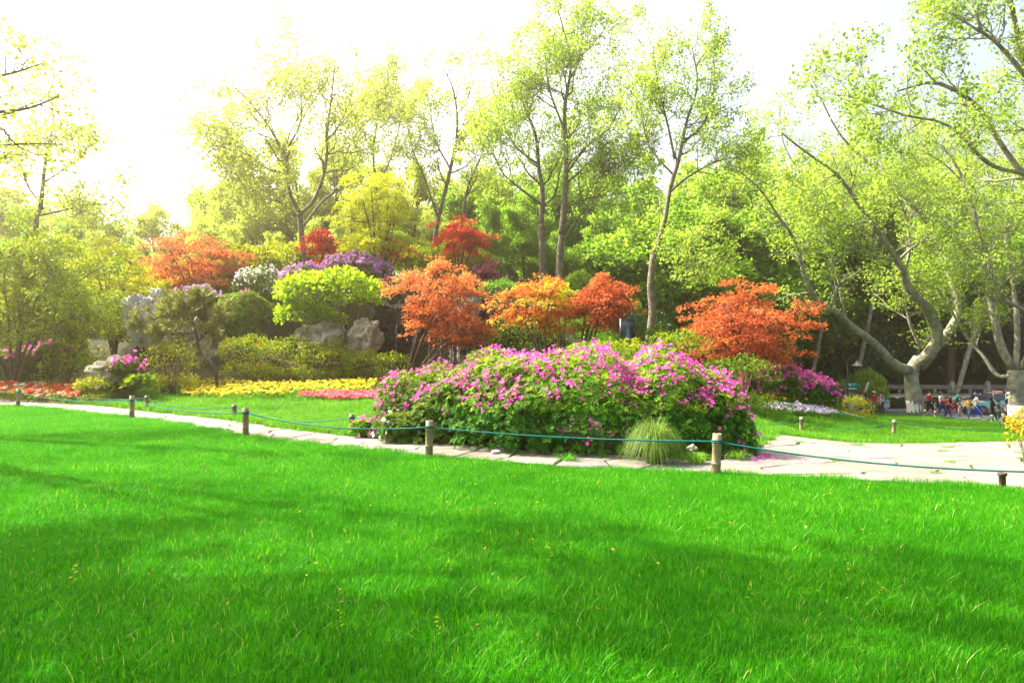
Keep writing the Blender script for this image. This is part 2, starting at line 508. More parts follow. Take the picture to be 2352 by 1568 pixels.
# path beside the bamboo posts, in its own along/across coordinates
PATHLINE = resample([(3.3, 8.55, 0), (2.59, 8.80, 0), (-1.25, 10.40, 0), (-5.12, 13.25, 0), (-9.39, 17.0, 0), (-14.85, 20.7, 0), (-21, 23.6, 0)], 120)[:, :2]
_pl = np.concatenate([[0], np.cumsum(np.linalg.norm(np.diff(PATHLINE, axis=0), axis=1))])
_pt = unit(np.gradient(PATHLINE, axis=0)); _pn = np.stack([_pt[:, 1], -_pt[:, 0]], 1)
if _pn[60, 1] < 0: _pn = -_pn
def path_xy(s, v):
    s = np.asarray(s, float)
    c = np.stack([np.interp(s, _pl, PATHLINE[:, k]) for k in (0, 1)], -1)
    n = np.stack([np.interp(s, _pl, _pn[:, k]) for k in (0, 1)], -1)
    return c + n * np.asarray(v)[..., None]
PATH_W = 1.18
ps = np.arange(0.6, _pl[-1], .4)
pv = np.array([0.03, .6, PATH_W])
PV = path_xy(np.repeat(ps, 3), np.tile(pv, len(ps)))
pz = H(PV[:, 0], PV[:, 1]) + .006
i = (np.arange(len(ps) - 1)[:, None] * 3 + np.arange(2)[None]).ravel()
path = obj("garden_path", mesh_np("garden_path", np.column_stack([PV, pz]), [np.stack([i, i + 1, i + 4, i + 3], 1)], PAVE_BED, True))
tag(path, "narrow flagstone path between lawn and azaleas", None, None, "structure")
reg = [(.75, .03), (_pl[-1] - .3, .03), (_pl[-1] - .3, PATH_W), (.75, PATH_W)]
for poly in voronoi(jitter_sites(.75, _pl[-1] - .3, .2, PATH_W, .8, .55, .4), reg, .035):
    poly = [p for k, p in enumerate(poly) if np.linalg.norm(p - poly[k - 1]) > .03]
    if len(poly) < 3: continue
    w = path_xy(np.array([p[0] for p in poly]), np.array([p[1] for p in poly]))
    z = H(w[:, 0], w[:, 1]) + .02 + random.uniform(0, .006)
    slab(path, [(a[0], a[1], zz) for a, zz in zip(w, z)], .03, random.choice(SLABS))

# ------------------------------------------------------------------ road, kerb, balustrade wall
ASPH = solid("asphalt", (.10, .10, .105), .9, .2, noise=((.14, .14, .14), 4), bump=.3, scale=60)
KERB = solid("kerb_stone", (.36, .35, .32), .85, .2, noise=((.26, .25, .22), 5))
rx = np.arange(8.5, 62, 1.5)
V = np.concatenate([np.column_stack([rx, road_near(rx) + .35, np.full(len(rx), ROAD_Z)]), np.column_stack([rx, np.full(len(rx), 49.2), np.full(len(rx), ROAD_Z)])])
n = len(rx); i = np.arange(n - 1)
road = obj("road", mesh_np("road", V, [np.stack([i, i + 1, n + i + 1, n + i], 1)], ASPH))
tag(road, "grey asphalt park road beyond the lawn", None, None, "structure")
mb = MB()
for k in range(30):
    mb.box((9 + k * 1.5, 49.3, ROAD_Z + .02), (1.48, .16, .26))
kerb = mb.build("kerb", KERB)
tag(kerb, "pale stone kerb along the far side of the road", None, None, "structure")

WALL = solid("weathered_concrete", (.20, .185, .15), .9, .2, noise=((.32, .30, .25), 1.6), bump=.4, scale=14)
WY = 51.0
wall = thing("balustrade_wall", (9, WY, ROAD_Z), "weathered concrete balustrade wall with square openings along the road", "wall")
mb = MB().box((31, WY, ROAD_Z + .42), (46, .32, 1.0)); mb.build("plinth", WALL, wall)
mb = MB().box((31, WY - .03, ROAD_Z + .96), (46, .5, .08)); mb.build("coping", KERB, wall)
PW = 2.65
for k in range(17):
    x = 9 + k * PW
    if k == 0: 
        mb = MB().box((x, WY, 0), (.26, .26, 1.0)); mb.box((x, WY, .56), (.2, .2, .12)); me_post = mb.mesh("post", WALL, False, (x, WY, 0))
        mb = MB(); w = PW - .27
        mb.box((0, 0, -.28), (w, .14, .16)); mb.box((0, 0, .25), (w, .14, .22))
        for xx, ww in ((-w / 2 + .11, .22), (0, .22), (w / 2 - .11, .22)): mb.box((xx, 0, -.03), (ww, .14, .34))
        mb.box((0, 0, .40), (w, .22, .08))
        me_pan = mb.mesh("panel", WALL)
    obj("post", me_post, wall, (x - 9, 0, 1.5))
    obj("panel", me_pan, wall, (x - 9 + PW / 2, 0, 1.36))

# ------------------------------------------------------------------ grass (uncountable): patches spread by geometry nodes
def blade_patch(n, rad, h0, h1, w, bend, seedvar):
    a = rng.uniform(0, 2 * math.pi, n); r = rad * np.sqrt(rng.uniform(0, 1, n))
    p = np.column_stack([r * np.cos(a), r * np.sin(a), np.zeros(n)])
    h = rng.uniform(h0, h1, n) * np.where(rng.uniform(size=n) < .05, 1.35, 1)
    b = rng.uniform(0, 2 * math.pi, n); k = np.abs(rng.normal(0, bend, n)) + .12
    dirn = np.column_stack([np.cos(b), np.sin(b), np.zeros(n)])
    side = np.column_stack([-np.sin(b), np.cos(b), np.zeros(n)])
    ww = w * rng.uniform(.6, 1.3, n)
    ts = [0, .4, .75, 1.0]
    rows = []
    for t in ts:
        c = p + dirn * (h * k * t ** 2)[:, None] + np.array([0, 0, 1.]) * (h * t * (1 - .25 * k * t))[:, None]
        hw = (ww * (1 - t ** 2.2) / 2)[:, None]
        if t < 1: rows += [c - side * hw, c + side * hw]
        else: rows += [c]
    V = np.stack(rows, 1).reshape(-1, 3)
    o = (np.arange(n) * 7)[:, None]
    q = np.concatenate([o + [[0, 1, 3, 2]], o + [[2, 3, 5, 4]]]); t3 = o + [[4, 5, 6]]
    var = np.repeat(np.clip(rng.beta(2, 2.4, n) * .9 + seedvar + (rng.uniform(size=n) < .02) * .6, 0, 1), 7)
    return V, q, t3, var
def patch_collection(name, mat, variants):
    c = bpy.data.collections.new(name)
    for k in variants:
        V, q, t, var = blade_patch(*k)
        o = bpy.data.objects.new(name, mesh_np(name, V, [q, t], mat, False, var))
        c.objects.link(o)
    return c
C_LAWN = patch_collection("lawn_patch", L_GRASS, [(620, .22, .035, .075, .0034, .45, 0), (620, .22, .04, .08, .0034, .5, .06), (600, .22, .035, .075, .0031, .4, -.08), (620, .22, .03, .07, .0036, .5, .03), (420, .2, .045, .10, .0044, .6, .08), (620, .22, .04, .08, .0034, .45, -.04)])
C_BANK = patch_collection("bank_patch", L_GRASS2, [(330, .3, .06, .17, .0075, .75, 0)] * 5)
def scatter(name, pts, scale, coll, label, cat):
    n = len(pts)
    me = bpy.data.meshes.new(name)
    me.vertices.add(n); me.vertices.foreach_set("co", np.asarray(pts, np.float32).ravel())
    for an, val in (("scl", scale), ("rot", rng.uniform(0, 6.283, n)), ("pick", rng.uniform(0, 1, n))):
        a = me.attributes.new(an, 'FLOAT', 'POINT'); a.data.foreach_set("value", np.asarray(val, np.float32))
    o = obj(name, me)
    tag(o, label, cat, None, "stuff")
    nt = bpy.data.node_groups.new(name, 'GeometryNodeTree')
    nt.interface.new_socket("Geometry", in_out='INPUT', socket_type='NodeSocketGeometry')
    nt.interface.new_socket("Geometry", in_out='OUTPUT', socket_type='NodeSocketGeometry')
    N, Lk = nt.nodes, nt.links
    gi, go = N.new("NodeGroupInput"), N.new("NodeGroupOutput")
    ci = N.new("GeometryNodeCollectionInfo"); ci.inputs["Collection"].default_value = coll
    ci.inputs["Separate Children"].default_value = True; ci.inputs["Reset Children"].default_value = True
    iop = N.new("GeometryNodeInstanceOnPoints"); iop.inputs["Pick Instance"].default_value = True
    def attr(nm):
        a = N.new("GeometryNodeInputNamedAttribute"); a.data_type = 'FLOAT'; a.inputs["Name"].default_value = nm
        return a.outputs[0]
    cx = N.new("ShaderNodeCombineXYZ"); Lk.new(attr("rot"), cx.inputs[2])
    mi = N.new("ShaderNodeMath"); mi.operation = 'MULTIPLY'; mi.inputs[1].default_value = len(coll.objects) - .001
    Lk.new(attr("pick"), mi.inputs[0])
    fl = N.new("ShaderNodeMath"); fl.operation = 'FLOOR'; Lk.new(mi.outputs[0], fl.inputs[0])
    Lk.new(gi.outputs[0], iop.inputs["Points"]); Lk.new(ci.outputs[0], iop.inputs["Instance"])
    Lk.new(fl.outputs[0], iop.inputs["Instance Index"]); Lk.new(cx.outputs[0], iop.inputs["Rotation"]); Lk.new(attr("scl"), iop.inputs["Scale"])
    Lk.new(iop.outputs[0], go.inputs[0])
    md = o.modifiers.new("scatter", 'NODES'); md.node_group = nt
    return o
PLX = [(12.4, 4.62), (5.4, 7.72), (2.59, 8.9), (-1.25, 10.48), (-5.12, 13.32), (-9.39, 17.05), (-14.85, 20.75), (-21, 23.6), (-30, 26)]
def lawn_edge(x):
    return np.interp(x, [p[0] for p in PLX][::-1], [p[1] for p in PLX][::-1])
def sample(n, x0, x1, y0, y1):
    return rng.uniform(x0, x1, n), rng.uniform(y0, y1, n)
def jgrid(x0, x1, y0, y1, s):
    gx_, gy_ = np.meshgrid(np.arange(x0, x1, s), np.arange(y0, y1, s))
    return gx_.ravel() + rng.uniform(-.5, .5, gx_.size) * s, gy_.ravel() + rng.uniform(-.5, .5, gx_.size) * s
xa, ya = jgrid(-12, 13, 1.8, 9, .165)
xb, yb = jgrid(-22, 6, 9, 24, .23)
x, y = np.concatenate([xa, xb]), np.concatenate([ya, yb])
k = (y < lawn_edge(x) - .06) & (np.abs(x) < .80 * y + 1.2)
x, y = x[k], y[k]
lump = np.array([mnoise.noise(Vector((a * .9, b * .9, 0))) for a, b in zip(x, y)])
scatter("lawn_grass", np.column_stack([x, y, H(x, y)]), np.clip(.95 + .45 * lump + rng.normal(0, .14, len(x)) + y * .012, .6, 1.8), C_LAWN, "bright green mown grass covering the near lawn", "grass")
print("lawn patches", len(x))
# grass beyond the path and plaza
x, y = sample(60000, -26, 34, 9, 42)
off = path_xy(_pl, np.full(len(_pl), PATH_W))
o_ = np.argsort(off[:, 0])
far = np.interp(x, off[o_, 0], off[o_, 1])
left = (x < 3.0) & (y > far + .12) & (y < far + 10.5 + np.clip((x + 2), -3, 3)) & (y < 25.5)
right = (x >= 3.0) & (y > 10.5) & (y < road_near(x) + .2) & np.array([not inside((a, b), PLAZA) for a, b in zip(x, y)])
left &= ~((x > -3.0) & (x < 3.4) & (y > 10.4) & (y < 16))
keep = (left | right) & (np.abs(x) < .80 * y + 1) & (rng.uniform(size=len(x)) < .26 / (1 + np.maximum(0, y - 14) * .05) * 2.2)
x, y = x[keep], y[keep]
lump = np.array([mnoise.noise(Vector((a * .7 + 9, b * .7, 3))) for a, b in zip(x, y)])
scatter("bank_grass", np.column_stack([x, y, H(x, y)]), np.clip(1 + .5 * lump + rng.normal(0, .1, len(x)) + np.maximum(0, y - 15) * .012, .5, 1.8), C_BANK, "longer tufted grass on the banks beyond the path and plaza", "grass")
print("bank patches", len(x))
# weeds in the paving joints
wx, wy = [], []
for q in [p for p in voronoi(sites, PLAZA, .02)]:
    if random.random() < .42:
        v = q[random.randrange(len(q))]
        if v[0] < .8 * v[1]: 
            for _ in range(random.choice((1, 1, 2, 3))):
                wx.append(v[0] + random.gauss(0, .05)); wy.append(v[1] + random.gauss(0, .03))
wx, wy = np.array(wx), np.array(wy)
scatter("joint_weeds", np.column_stack([wx, wy, H(wx, wy) + .01]), rng.uniform(.18, .42, len(wx)), C_BANK, "small green weeds growing in the paving joints", "weeds")

# ------------------------------------------------------------------ plant growing
def grow(Pp, Rp, n, t0, t1, length, ang, up, wig, K, rr=.6, rmin=.004, ljit=(.6, 1.25), taper_t=.5, spread=None):
    """n children on each branch of Pp (N,K,3); returns points, radii"""
    N, K0, _ = Pp.shape
    idx = np.repeat(np.arange(N), n); M = len(idx)
    t = rng.uniform(t0, t1, M)
    f = t * (K0 - 1); i0 = np.minimum(f.astype(int), K0 - 2); fr = (f - i0)[:, None]
    pos = Pp[idx, i0] * (1 - fr) + Pp[idx, i0 + 1] * fr
    T = unit(Pp[idx, i0 + 1] - Pp[idx, i0])
    rp = Rp[idx, i0] * (1 - fr[:, 0]) + Rp[idx, i0 + 1] * fr[:, 0]
    v = rnd(M); v = unit(v - (v * T).sum(1, keepdims=True) * T)
    a = ang * rng.uniform(.6, 1.3, M)
    d = unit(T * np.cos(a)[:, None] + v * np.sin(a)[:, None])
    L = (length if np.isscalar(length) else np.asarray(length)[idx]) * rng.uniform(*ljit, M) * (1 - taper_t * t)
    step = (L / (K - 1))[:, None]
    pts = [pos]
    for k in range(K - 1):
        d = unit(d + rnd(M) * wig + np.array([0, 0, up]))
        pts.append(pts[-1] + d * step)
    Pc = np.stack(pts, 1)
    r0 = np.maximum(np.minimum(rp * rr, L * .035 + rmin), rmin)
    Rc = np.maximum(r0[:, None] * np.linspace(1, .25, K)[None], rmin * .6)
    return Pc, Rc
def blen(Pc):
    return np.linalg.norm(np.diff(Pc, axis=1), axis=2).sum(1)

def along(Pc, m, t0=.15, spread=.05):
    N, K, _ = Pc.shape
    idx = np.repeat(np.arange(N), m)
    nodes = rng.uniform(t0, 1, (N, 5)); nodes[:, 0] = 1.0
    t = np.clip(nodes[idx, rng.integers(0, 5, len(idx))] + rng.normal(0, .05, len(idx)), t0, 1); f = t * (K - 1); i0 = np.minimum(f.astype(int), K - 2); fr = (f - i0)[:, None]
    pos = Pc[idx, i0] * (1 - fr) + Pc[idx, i0 + 1] * fr
    return pos + rnd(len(idx)) * spread, unit(Pc[idx, i0 + 1] - Pc[idx, i0]), idx

def leaf_quads(mb, pos, d, nrm, L, W, var, fold=.25):
    """one folded diamond leaf per point"""
    n = len(pos)
    L = np.broadcast_to(L, (n,))[:, None]; W = np.broadcast_to(W, (n,))[:, None]
    d = unit(d); s = unit(np.cross(d, nrm)); u = np.cross(s, d)
    mid = pos + d * L * .45
    V = np.stack([pos, mid + s * W / 2 + u * W * fold, pos + d * L - u * L * .12, mid - s * W / 2 + u * W * fold], 1).reshape(-1, 3)
    o = (np.arange(n) * 4)[:, None]
    mb.add(V, np.concatenate([o + [[0, 2, 1]], o + [[0, 3, 2]]]), var=np.repeat(var, 4))

def star_leaves(mb, pos, d, nrm, L, var):
    """three-lobed leaf (maple)"""
    n = len(pos); L = np.broadcast_to(L, (n,))[:, None]
    d = unit(d); s = unit(np.cross(d, nrm)); u = np.cross(s, d)
    rows = [pos]
    for a, l in ((-1.15, .8), (-.42, .98), (.0, .5), (.42, .98), (1.15, .8)):
        pass
    tips = [(-1.0, .78), (0, 1.0), (1.0, .78)]
    V = [pos]
    for a, l in tips:
        e = d * math.cos(a) + s * math.sin(a); f = -d * math.sin(a) + s * math.cos(a)
        V += [pos + e * L * l * .45 - f * L * .13, pos + e * L * l - u * L * .1, pos + e * L * l * .45 + f * L * .13]
    V = np.stack(V, 1).reshape(-1, 3)
    o = (np.arange(n) * 10)[:, None]
    mb.add(V, np.concatenate([o + [[0, 1, 2, 3]], o + [[0, 4, 5, 6]], o + [[0, 7, 8, 9]]]), var=np.repeat(var, 10))

def clumpvar(idx, n, lo=.0, hi=1.0, mix=.5):
    c = rng.uniform(0, 1, idx.max() + 1)[idx]
    return np.clip(lo + (hi - lo) * (mix * c + (1 - mix) * rng.uniform(0, 1, n)), 0, 1)

def wood_add(mb, Pc, Rc, S):
    V, q, c = tubes(Pc, Rc, S, S > 4)
    mb.add(V, q, c)

def limbs_np(limbs, K=22, lumpy=0.0, tp=.8):
    Ps, Rs = [], []
    for pts, r0, r1 in limbs:
        p = resample(pts, K)
        t = np.linspace(0, 1, K)
        r = r0 * (1 - t) ** tp + r1 * (1 - (1 - t) ** tp)
        if lumpy: r = r * (1 + lumpy * np.interp(t, np.linspace(0, 1, 8), rng.normal(0, 1, 8)))
        Ps.append(p); Rs.append(r)
    return np.stack(Ps), np.stack(Rs)

def tree(name, base, limbs, label, leafmat, bark, cat="tree", group=None, trunk=None, n1=7, l1=2.6, n2=6, l2=1.1, n3=3, l3=.55, m=9, leaf=.13, lw=.75, spread=.10,
         up=.10, ang=.9, t0=.3, var=(0, 1), kind='quad', wig=.22, level=1.0, twig_r=.008, lumpy=0.06, flat=.5, limb_parts=True, t0n=None, thin=1.0, taper=.95, near=False):
    """tree from its real limb lines: trunk + limbs as parts, crown grown from them"""
    root = thing(name, base, label, cat, group)
    b = np.array(base)
    if trunk is not None:
        Pk, Rk = limbs_np([trunk], 18, lumpy)
        mb = MB(); wood_add(mb, Pk, Rk, 12); mb.build("trunk", bark, root, True)
    P0, R0 = limbs_np(limbs, 22, lumpy, taper)
    if limb_parts:
        for k in range(len(P0)):
            mb = MB(); wood_add(mb, P0[k:k + 1], R0[k:k + 1], 8); mb.build("limb" if trunk is not None else "trunk", bark, root, True)
    wm = MB()
    L0 = blen(P0)
    P1, R1 = grow(P0, R0, n1, t0, 1.0, l1, ang, up, wig, 7, .55, twig_r * 1.5)
    P2, R2 = grow(P1, R1, n2, .15, 1.0, l2, ang * .9, up, wig, 5, .6, twig_r)
    wood_add(wm, P1, R1, 5); wood_add(wm, P2, R2, 3)
    last = [P1, P2]
    if n3:
        P3, R3 = grow(P2, R2, n3, .2, 1, l3, ang * .9, up * .5, wig, 3, .7, twig_r * .7)
        last = [P2, P3]
        if near: wood_add(wm, P3, R3, 3)
    wm.build("branches", bark, root, True)["kind"] = "stuff"
    lm = MB()
    for Q, mm in ((last[0][:, 2:], max(2, m // 3)), (last[1], m)):
        pos, T, idx = along(Q, mm, .1, spread)
        if thin < 1:
            k = rng.uniform(size=len(pos)) < thin; pos, T, idx = pos[k], T[k], idx[k]
        n = len(pos)
        d = unit(T * .6 + rnd(n) * .7 + np.array([0, 0, -.15]))
        nr = unit(rnd(n) * (1 - flat) + np.array([0, 0, 1.0]) * flat)
        Ls = leaf * rng.uniform(.5, 1.5, n)
        vv = clumpvar(idx, n, *var)
        if kind == 'star': star_leaves(lm, pos, d, nr, Ls, vv)
        else: leaf_quads(lm, pos, d, nr, Ls, Ls * lw, vv)
    c = lm.build("crown", leafmat, root)
    c["kind"] = "stuff"
    return root

def L3(pts):
    return [P(*p) for p in pts]

# a maple: multi-stemmed, crown in flat layers inside an ellipsoid
def maple(name, base, centre, rad, label, mat, bark=BARK_D, nstem=5, n=220, leaf=.11, m=46, var=(0, 1), kind='quad', lay=.16, cat="maple tree", vase=.45, pw=.9, seedgap=.75, group=None):
    base = np.array(base); centre = np.array(centre); rad = np.array(rad)
    root = thing(name, tuple(base), label, cat, group)
    # pads: flat clusters of leaves
    q = unit(rnd(n)) * (rng.uniform(.15, 1, n) ** .45)[:, None]
    so = Vector(rng.uniform(0, 50, 3))
    lump = np.array([1.0 + .58 * mnoise.noise(Vector(unit(a)) * 1.7 + so) for a in q])
    pc = centre + q * rad * lump[:, None]
    gap = np.array([mnoise.noise(Vector((a[0] * 1.1, a[1] * 1.1, a[2] * 2.2)) + so) for a in pc])
    pc = pc[gap > -.12]
    pc = pc[pc[:, 2] > base[2] + .25 * (centre[2] - base[2])]
    n = len(pc)
    # stems to pads
    wm = MB()
    st = []
    top = centre + np.array([0, 0, -rad[2] * .3])
    for k in range(nstem):
        a = 2 * math.pi * (k + random.uniform(-.3, .3)) / nstem
        e = centre + np.array([math.cos(a) * rad[0] * vase, math.sin(a) * rad[1] * vase, random.uniform(-.15, .55) * rad[2]])
        mid = base * .5 + e * .5 + np.array([math.cos(a) * -.05 * rad[0], math.sin(a) * -.05 * rad[1], .12 * (e[2] - base[2])]) + rnd(1)[0] * .08 * rad
        st.append(([base + np.array([math.cos(a), math.sin(a), 0]) * .05, mid, e], .05 * (rad[0] ** .5), .015))
    P0, R0 = limbs_np(st, 12)
    for k in range(nstem):
        mb = MB(); wood_add(mb, P0[k:k + 1], R0[k:k + 1], 6); mb.build("stem", bark, root, True)
    allp = P0[:, 3:].reshape(-1, 3); allr = R0[:, 3:].ravel()
    tgt = pc
    dd = ((tgt[:, None] - allp[None]) ** 2 * np.array([1, 1, .7])).sum(-1) + .8 * np.maximum(0, allp[None, :, 2] - tgt[:, None, 2])
    j = np.argmin(dd, 1)
    s = allp[j]; t = np.linspace(0, 1, 5)[None, :, None]
    mid = (s + tgt) / 2 + np.array([0, 0, .08]) + rnd(n) * .06
    Pb = (1 - t) ** 2 * s[:, None] + 2 * t * (1 - t) * mid[:, None] + t ** 2 * tgt[:, None]
    Rb = np.minimum(allr[j] * .6, .02)[:, None] * np.linspace(1, .3, 5)[None]
    wood_add(wm, Pb, np.maximum(Rb, .004), 4)
    wm.build("branches", bark, root, True)["kind"] = "stuff"
    lm = MB()
    idx = np.repeat(np.arange(n), int(m * 1.35)); M = len(idx)
    pr = rng.uniform(.2, .5, n)[idx] * (rad[0] ** .5) * .75
    ang = rng.uniform(0, 6.283, M); r = np.sqrt(rng.uniform(0, 1, M)) * pr
    out = pc - centre; out[:, 2] = 0; out = unit(out)
    off = np.column_stack([np.cos(ang) * r, np.sin(ang) * r, rng.normal(0, lay * .35, M)])
    tilt = -(off * out[idx]).sum(1) * .3
    off[:, 2] += tilt
    pos = pc[idx] + off
    d = unit(np.column_stack([np.cos(ang), np.sin(ang), rng.normal(-.25, .35, M)]) + rnd(M) * .4)
    nr = unit(rnd(M) * .35 + np.array([0, 0, 1]))
    vv = clumpvar(idx, M, *var, mix=.6)
    Ls = leaf * rng.uniform(.6, 1.3, M)
    if kind == 'star': star_leaves(lm, pos, d, nr, Ls, vv)
    else: leaf_quads(lm, pos, d, nr, Ls * .95, Ls * .42, vv)
    c = lm.build("crown", mat, root); c["kind"] = "stuff"
    return root

# a shrub: leaves through a shell of lumps
def lumps_points(lumps, n, inner=.35, pw=2.0):
    """points in the outer shell of a set of ellipsoids; returns pos, outward normal"""
    lumps = [(np.array(c, float), np.array(r, float)) for c, r in lumps]
    vol = np.array([(r[0] * r[1] + r[0] * r[2] + r[1] * r[2]) for c, r in lumps]); vol = vol / vol.sum()
    k = rng.choice(len(lumps), n, p=vol)
    C = np.array([l[0] for l in lumps])[k]; Rr = np.array([l[1] for l in lumps])[k]
    u = unit(rnd(n)); u[:, 2] = np.where(u[:, 2] < -.35, -u[:, 2], u[:, 2])
    ph = np.arange(len(lumps))[k] * 1.7
    lump = 1 + .09 * np.sin(u[:, 0] * 7 + ph) + .08 * np.sin(u[:, 1] * 8 + 2 * ph) * np.cos(u[:, 2] * 6)
    f = (1 - inner * rng.uniform(0, 1, n) ** pw) * lump
    pos = C + u * Rr * f[:, None]
    nr = unit(u / Rr)
    deep = np.zeros(n, bool)
    for i, (c, r) in enumerate(lumps):
        q = ((pos - c) / r); deep |= ((q ** 2).sum(1) < .45) & (k != i)
    return pos[~deep], nr[~deep]

def shrub(name, base, lumps, n, leaf, mat, label, cat="shrub", lw=.5, stem=STEM, nst=7, group=None, var=(0, 1), inner=.4, upl=.4, flowers=None, kind='quad', ground=True, extra=None, skirt=False):
    if skirt:
        lumps = list(lumps); c0_, r0_ = lumps[0]
        for a_ in (0, 1.26, 2.5, 3.77, 5.03):
            xx_, yy_ = c0_[0] + math.cos(a_) * r0_[0] * .55, c0_[1] + math.sin(a_) * r0_[1] * .55
            lumps.append(((xx_, yy_, HZ(xx_, yy_) + r0_[2] * .3), (r0_[0] * .55, r0_[1] * .55, r0_[2] * .75)))
    root = thing(name, tuple(base), label, cat, group)
    base = np.array(base)
    pos, nr = lumps_points(lumps, n, inner)
    if ground:
        k = pos[:, 2] > H(pos[:, 0], pos[:, 1]) + .04
        pos, nr = pos[k], nr[k]
    M = len(pos)
    lm = MB()
    d = unit(nr * .5 + rnd(M) * .75 + np.array([0, 0, upl * .5]))
    un = unit(nr * .4 + rnd(M) * .45 + np.array([0, 0, upl * 1.4]))
    cl = np.array([mnoise.noise(Vector(p * 2.2)) for p in pos]) if M < 40000 else rng.uniform(-.5, .5, M)
    vv = np.clip(var[0] + (var[1] - var[0]) * (.5 + .45 * cl + rng.normal(0, .22, M)), 0, 1)
    Ls = leaf * rng.uniform(.6, 1.3, M)
    if kind == 'star': star_leaves(lm, pos, d, un, Ls, vv)
    else: leaf_quads(lm, pos, d, un, Ls, Ls * lw, vv)
    f = lm.build("foliage", mat, root); f["kind"] = "stuff"
    if nst:
        tg = pos[rng.choice(M, nst * 3)]
        lim = []
        for k, t in enumerate(tg):
            s = base + np.array([random.gauss(0, .12), random.gauss(0, .12), 0]) * max(.5, lumps[0][1][0] * .6)
            s[2] = base[2] - .03
            lim.append(([s, s * .45 + t * .55 + np.array([0, 0, .12]), t], .005 + .016 * min(1.2, lumps[0][1][0]), .003))
        Pk, Rk = limbs_np(lim, 8)
        mb = MB(); wood_add(mb, Pk, Rk, 4); mb.build("stems", stem, root, True)
    return root

# flowers -----------------------------------------------------------
def flower_mesh(name, mat, petals=5, r=.035, cup=.5, rows=1, wide=.9, var=None):
    V, F, vv = [], [], []
    for row in range(rows):
        for k in range(petals):
            a = 2 * math.pi * (k + row * .5) / petals; rr = r * (1 - .28 * row)
            e = np.array([math.cos(a), math.sin(a), 0]); s = np.array([-math.sin(a), math.cos(a), 0]); z = np.array([0, 0, 1.])
            h = math.pi / petals * wide
            o = len(V)
            zz = cup * rr + row * rr * .35
            V += [e * rr * .08 + z * row * rr * .3, e * rr * .6 + s * rr * .62 * math.tan(h) + z * zz * .75, e * rr - s * 0 + z * zz * .75, e * rr * .6 - s * rr * .62 * math.tan(h) + z * zz * .75, e * rr * .62 + z * zz * .45]
            F += [[o, o + 4, o + 1], [o, o + 3, o + 4], [o + 4, o + 2, o + 1], [o + 4, o + 3, o + 2]]
            vv += [.25] + [random.uniform(.3, 1)] * 4
    me = mesh_np(name, np.array(V), [np.array(F)], mat, False, np.array(vv) if var is None else np.full(len(V), var))
    return me
def rot_from(nr, spin):
    """rotation matrices (N,3,3) whose z is nr"""
    nr = unit(nr); a = np.where(np.abs(nr[:, 2:3]) < .9, np.array([[0, 0, 1.]]), np.array([[1., 0, 0]]))
    x = unit(np.cross(a, nr)); y = np.cross(nr, x)
    c, s = np.cos(spin)[:, None], np.sin(spin)[:, None]
    return np.stack([x * c + y * s, -x * s + y * c, nr], -1)
def mesh_arrays(me):
    V = np.empty(len(me.vertices) * 3, np.float32); me.vertices.foreach_get("co", V)
    F = [list(p.vertices) for p in me.polygons]
    a = np.empty(len(me.vertices), np.float32); me.attributes["var"].data.foreach_get("value", a)
    return V.reshape(-1, 3), F, a
def stamp(mb, me_list, pos, nr, scale, dv=.25):
    """many copies of small meshes joined into one part"""
    n = len(pos); which = rng.integers(0, len(me_list), n); M = rot_from(nr, rng.uniform(0, 6.283, n))
    scale = np.broadcast_to(scale, (n,))
    for w, me in enumerate(me_list):
        k = which == w
        if not k.any(): continue
        V, F, a = mesh_arrays(me)
        VV = np.einsum('nij,vj->nvi', M[k] * scale[k][:, None, None], V) + pos[k][:, None]
        byk = {}
        for f in F: byk.setdefault(len(f), []).append(f)
        o = (np.arange(k.sum()) * len(V))[:, None, None]
        polys = [(o + np.array(v)[None]).reshape(-1, kk) for kk, v in byk.items()]
        mb.add(VV.reshape(-1, 3), *polys, var=np.clip(a[None] + rng.uniform(-dv, dv, k.sum())[:, None], 0, 1).ravel())
def place(name, me_list, parent, pos, nr, scale):
    """each one an object of its own"""
    b = np.array(parent.location)
    M = rot_from(nr, rng.uniform(0, 6.283, len(pos)))
    scale = np.broadcast_to(scale, (len(pos),))
    for p, m, s in zip(pos, M, scale):
        o = obj(name, random.choice(me_list), parent)
        o.matrix_local = Matrix.Translation(Vector(p - b)) @ Matrix(m.tolist()).to_4x4() @ Matrix.Scale(float(s), 4)
def nearest_first(pos, nr):
    """order by how large it shows: facing the camera side and near"""
    v = np.array([0, 0, EYE]) - pos; d = np.linalg.norm(v, axis=1)
    return np.argsort(d - 1.2 * (nr * (v / d[:, None])).sum(1))
def whorl_mesh(name, mat, n=7, L=.065, W=.022, base=.4, tilt=.35):
    mb = MB()
    for k in range(n):
        a = 2 * math.pi * k / n + random.uniform(-.25, .25); l = L * random.uniform(.7, 1.15)
        e = np.array([math.cos(a), math.sin(a), 0]); s = np.array([-math.sin(a), math.cos(a), 0]); z = np.array([0, 0, 1.])
        t = tilt + random.uniform(-.3, .35)
        d = e * math.cos(t) + z * math.sin(t); u = -e * math.sin(t) + z * math.cos(t)
        V = [d * l * .08, d * l * .5 + s * W / 2 + u * W * .25, d * l - u * l * .15, d * l * .5 - s * W / 2 + u * W * .25, d * l * .52]
        mb.add(np.array(V), np.array([[0, 4, 1], [0, 3, 4], [4, 2, 1], [4, 3, 2]]), var=np.clip(base + random.uniform(-.2, .2), 0, 1))
    return mb.mesh(name, mat)
PINKS = [flower_mesh("azalea_flower", F_PINK, 5, .042, c) for c in (.35, .6, .9)]
LILACS = [flower_mesh("lilac_flower", F_LILAC, 5, .05, c) for c in (.4, .8)]
WHITES = [flower_mesh("white_flower", F_WHITE, 5, .045, c) for c in (.4, .8)]
